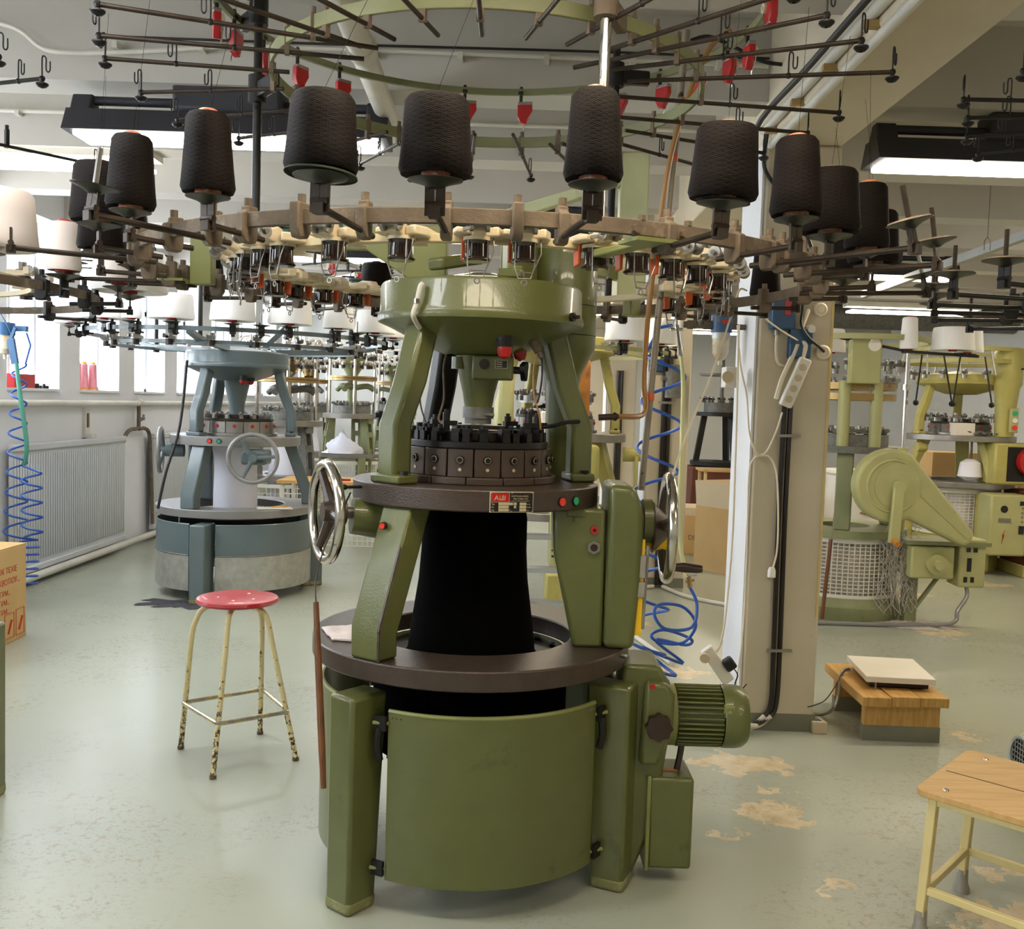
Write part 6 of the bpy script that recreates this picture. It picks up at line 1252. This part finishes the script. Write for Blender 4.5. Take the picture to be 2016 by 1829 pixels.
# power strips
a, b = onpil(1545, 800, .065), onpil(1586, 706, .065); d = (b-a).normalized(); sd = d.cross(Vector((0, -1, 0))).normalized()
ps_ = thing('power_strip', 'white power strip tied up at a slant on the pillar', 'power strip', a); MB().box((b-a)/2, (.06, (b-a).length, .04), M=Matrix((sd, d, sd.cross(d))).transposed()).build('body', 'pvc_white', ps_, bev=.008)
for k in range(4): MB().cyl((b-a)*(.15+.22*k)+Vector((0, -.019, 0)), (b-a)*(.15+.22*k)+Vector((0, -.022, 0)), .017, n=16).build('socket', 'card_pale', ps_)
MB().tube(smoothpath([onpil(1528, 785, .03)-a, onpil(1540, 745, .05)-a, onpil(1565, 690, .05)-a, onpil(1580, 640, .05)-a, onpil(1592, 610, .03)-a], 5), [.012]*20+[.008], 8).build('cable_bundle', 'cable_white', ps_)
MB().tube(smoothpath([onpil(1580, 706, .05)-a, onpil(1586, 680, .06)-a, onpil(1575, 670, .05)-a], 5), .011, 8).build('cable_loop', 'cable_white', ps_)
def cord(pts, r, m, label, cat='cable', name='hanging_cable'): return tag(MB().tube(smoothpath(wpath(pts), 6), r, 8).build(name, m), label, cat)
cord([(1540, 812, 4.69), (1528, 850, 4.69), (1510, 888, 4.70), (1497, 896, 4.70), (1483, 905, 4.70), (1474, 940, 4.71), (1470, 1100, 4.71), (1462, 1250, 4.71), (1448, 1350, 4.70), (1442, 1385, 4.70)], .0045, 'cable_white', 'cream cable knotted and hanging down the edge of the pillar')
cord([(1497, 897, 4.69), (1515, 900, 4.69), (1528, 930, 4.69), (1532, 1000, 4.69), (1530, 1080, 4.69), (1522, 1118, 4.69)], .0045, 'cable_white', 'cream cable loop ending in the white plug')
c = atY(1519, 1128, 4.69); o = thing('mains_plug', 'white mains plug dangling in front of the pillar', 'plug', c); MB().lathe([(.006, .03), (.014, .025), (.019, .01), (.019, -.02), (0, -.02)], 16).build('body', 'pvc_white', o)
for s in (-1, 1): MB().cyl((.008*s, 0, -.02), (.008*s, 0, -.036), .0024, n=6).build('pin', 'steel', o)
cord([(1452, 640, 4.60), (1458, 720, 4.62), (1470, 780, 4.64), (1475, 850, 4.66), (1488, 890, 4.68), (1497, 897, 4.69)], .0045, 'cable_white', 'cream cable hanging from the creel to the knot on the pillar')
cord([(1455, 640, 4.5), (1452, 760, 4.45), (1448, 900, 4.42), (1442, 1060, 4.4), (1430, 1200, 4.35), (1420, 1262, 4.33), (1410, 1285, 4.32)], .0045, 'cable_white', 'white cable hanging free beside the pillar down to the lower power strip')
a, b = atY(1392, 1280, 4.32), atY(1432, 1338, 4.32); d = (b-a).normalized(); sd = d.cross(Vector((0, -1, 0))).normalized()
p2_ = thing('power_strip', 'white power strip hanging by its cable behind the motor, black adapter plugged in', 'power strip', a); MB().box((b-a)/2, (.055, (b-a).length+.02, .04), M=Matrix((sd, d, sd.cross(d))).transposed()).build('body', 'pvc_white', p2_, bev=.006)
MB().cyl((b-a)*.1+sd*.02, (b-a)*.1+sd*.03+Vector((0, -.03, 0)), .022, n=16).build('socket', 'card_pale', p2_); MB().box((b-a)*.62+sd*-.045+Vector((0, -.02, .0)), (.05, .055, .05), M=Matrix((sd, d, sd.cross(d))).transposed()).build('adapter', 'black_plastic', p2_, bev=.01)
MB().tube(smoothpath([(b-a)*.8+sd*-.05, (b-a)*1.05+sd*-.05, (b-a)*1.2+sd*-.02, (b-a)*1.5+sd*.02, Vector((.06, .05, .02))+(b-a)*1.4], 4), .003, 6).build('adapter_lead', 'cable_black', p2_)
c = atY(1445, 742, 4.72); o = thing('wall_socket', 'grey double socket on the side of the pillar', 'socket', c+Vector((.03, .1, 0))); MB().b2((-.06, -.05, -.05), (0, .05, .05)).build('case', 'pvc_white', o, bev=.006); MB().cyl((-.05, -.05, 0), (-.05, -.06, 0), .028, n=16).build('face', 'card_pale', o)
tag(MB().bar(onpil(1641, 560, .0)+Vector((.004, 0, 0)), onpil(1606, 1215, .0)+Vector((.004, 0, 0)), .006, .012, (1, 0, 0)).build('edge_strip', 'strip_yellow'), 'narrow yellow strip nailed along the corner of the pillar', 'strip')
# cords slung from the creel
W0 = Vector((AX, AY, 0))
tag(MB().tube(smoothpath(wpath([(1470, 572, 4.02), (1455, 572, 3.98), (1440, 620, 3.95), (1400, 740, 3.8), (1350, 860, 3.6), (1310, 980, 3.42)]), 5), .004, 8).build('pull_cord', 'cable_white'), 'cream cord slung from the creel ring down to the hand wheel', 'cord')
tag(MB().tube(smoothpath(wpath([(1487, 605, 4.2), (1510, 630, 4.35), (1540, 652, 4.5), (1570, 670, 4.66)]), 5), .004, 8).build('pull_cord', 'cable_white'), 'cream cord running from the creel to the slanting power strip', 'cord')
# taped yellow rod and yellow cap on the right of the green machine
yr = [LY(1264, 1062, 3.16), LY(1255, 1250, 3.16)]
o = MB().bar(yr[0], yr[1], .014, .02, (1, 0, 0)).build('taped_rod', 'yellow_plastic', HERO)
for t_ in (.28, .52): q_ = yr[0]+(yr[1]-yr[0])*t_; MB().box(q_, (.032, .034, .075 if t_ < .4 else .05)).build('tape_wrap', 'duct_tape', o, bev=.004)
MB().cyl(yr[0]+Vector((.02, 0, -.02)), yr[1]+Vector((.015, 0, .02)), .006, n=8).build('glass_tube', 'steel', o)
p = LY(1296, 1067, 3.24); MB().cyl(p-Vector((.06, 0, 0)), p+Vector((.03, 0, 0)), .027, n=20).cyl(p+Vector((.03, 0, 0)), p+Vector((.037, 0, 0)), .004, n=8).build('yellow_cap', 'yellow_plastic', HERO)
# ---- conduits and boxes on the second pillar, grey cables over the floor
pc2 = thing('conduit_pair', 'pair of black conduits on the second pillar', 'conduit', (1.28, 8.47, 0)); 
for k in range(2): MB().cyl((.045*k, 0, .03), (.045*k, 0, 2.0), .02, n=12).build('conduit', 'pipe_black', pc2)
for z in (.7, 1.6): MB().b2((-.05, -.022, z-.01), (.1, .0, z+.01)).build('strap', 'steel', pc2)
pc3 = thing('conduit_pair', 'pair of black conduits on the distant pillar', 'conduit', (1.28, 12.27, 0))
for k in range(2): MB().cyl((.045*k, 0, .03), (.045*k, 0, 2.0), .02, n=12).build('conduit', 'pipe_black', pc3)
o = thing('switch_box', 'small blue switch box on the second pillar', 'switch box', (1.22, 8.46, 1.95)); MB().b2((-.08, 0, -.09), (.08, .04, .06)).build('case', 'blue_box', o, bev=.01)
o = thing('air_filter', 'grey pressure regulator on the second pillar above the black conduits', 'air filter', (1.34, 8.38, 1.78)); MB().cyl((0, 0, -.14), (0, 0, .08), .07, n=16).cyl((0, 0, .08), (0, 0, .14), .05, n=16).cyl((-.1, 0, .02), (.1, .05, .02), .025, n=10).build('body', 'iron_grey', o)
for k, (lab, P) in enumerate((('grey floor cable running from the second pillar past the motor', [(1.25, 8.44, .02), (.9, 8.2, .016), (.7, 7.4, .016), (.9, 6.4, .016), (1.0, 5.9, .016)]), ('grey floor cable running from the second pillar towards the cardboard boxes', [(1.33, 8.44, .02), (1.5, 8.0, .016), (1.9, 7.6, .016), (2.1, 7.3, .016)]))):
    tag(MB().tube(smoothpath(P, 6), .016, 8).build('floor_cable', 'white_pipe'), lab, 'cable')
# ---- dark iron machine and small table in the far bay
im = thing('knitting_machine', 'dark iron knitting machine with hand wheel in the far bay', 'machine', (3.05, 14.6, 0))
MB().b2((-.45, -.3, 0), (.5, .3, .72)).build('plinth', 'rust_brown', im, bev=.02); MB().ring(.1, .42, .74, .80, n=28).build('lower_table', 'black_metal', im); MB().ring(.1, .36, 1.46, 1.52, n=28).build('upper_table', 'black_metal', im)
for a in (-60, 60, 180): MB().prism([(.3, .8), (.38, .8), (.28, 1.46), (.2, 1.46)], -.04, .04, radial(a)).build('column', 'black_metal', im)
MB().cyl((0, 0, 1.52), (0, 0, 1.66), .25, n=20).cyl((0, 0, 1.66), (0, 0, 2.5), .03, n=10).build('head', 'iron_grey', im); feeders_round(im, .25, 1.7, 10, m='black_metal', md='iron_grey')
MB().ring(.30, .33, 2.05, 2.08, n=24).build('top_ring', 'iron_grey', im); handwheel(im, (.42, -.3, 1.2), (.4, -1, 0), .24, .08, rim='black_metal', sp='black_metal', tube=.018)
o = thing('work_table', 'far table with cream steel legs standing before the dark iron machine', 'table', (2.85, 13.2, 0)); MB().b2((-.35, -.25, .74), (.45, .25, .77)).build('tabletop', 'ply', o)
for x in (-.3, .4):
    for y in (-.2, .2): MB().b2((x-.018, y-.018, 0), (x+.018, y+.018, .74)).build('leg', 'cream_steel', o)
for y in (-.2, .2): MB().b2((-.3, y-.01, .24), (.4, y+.01, .27)).build('stretcher', 'cream_steel', o)
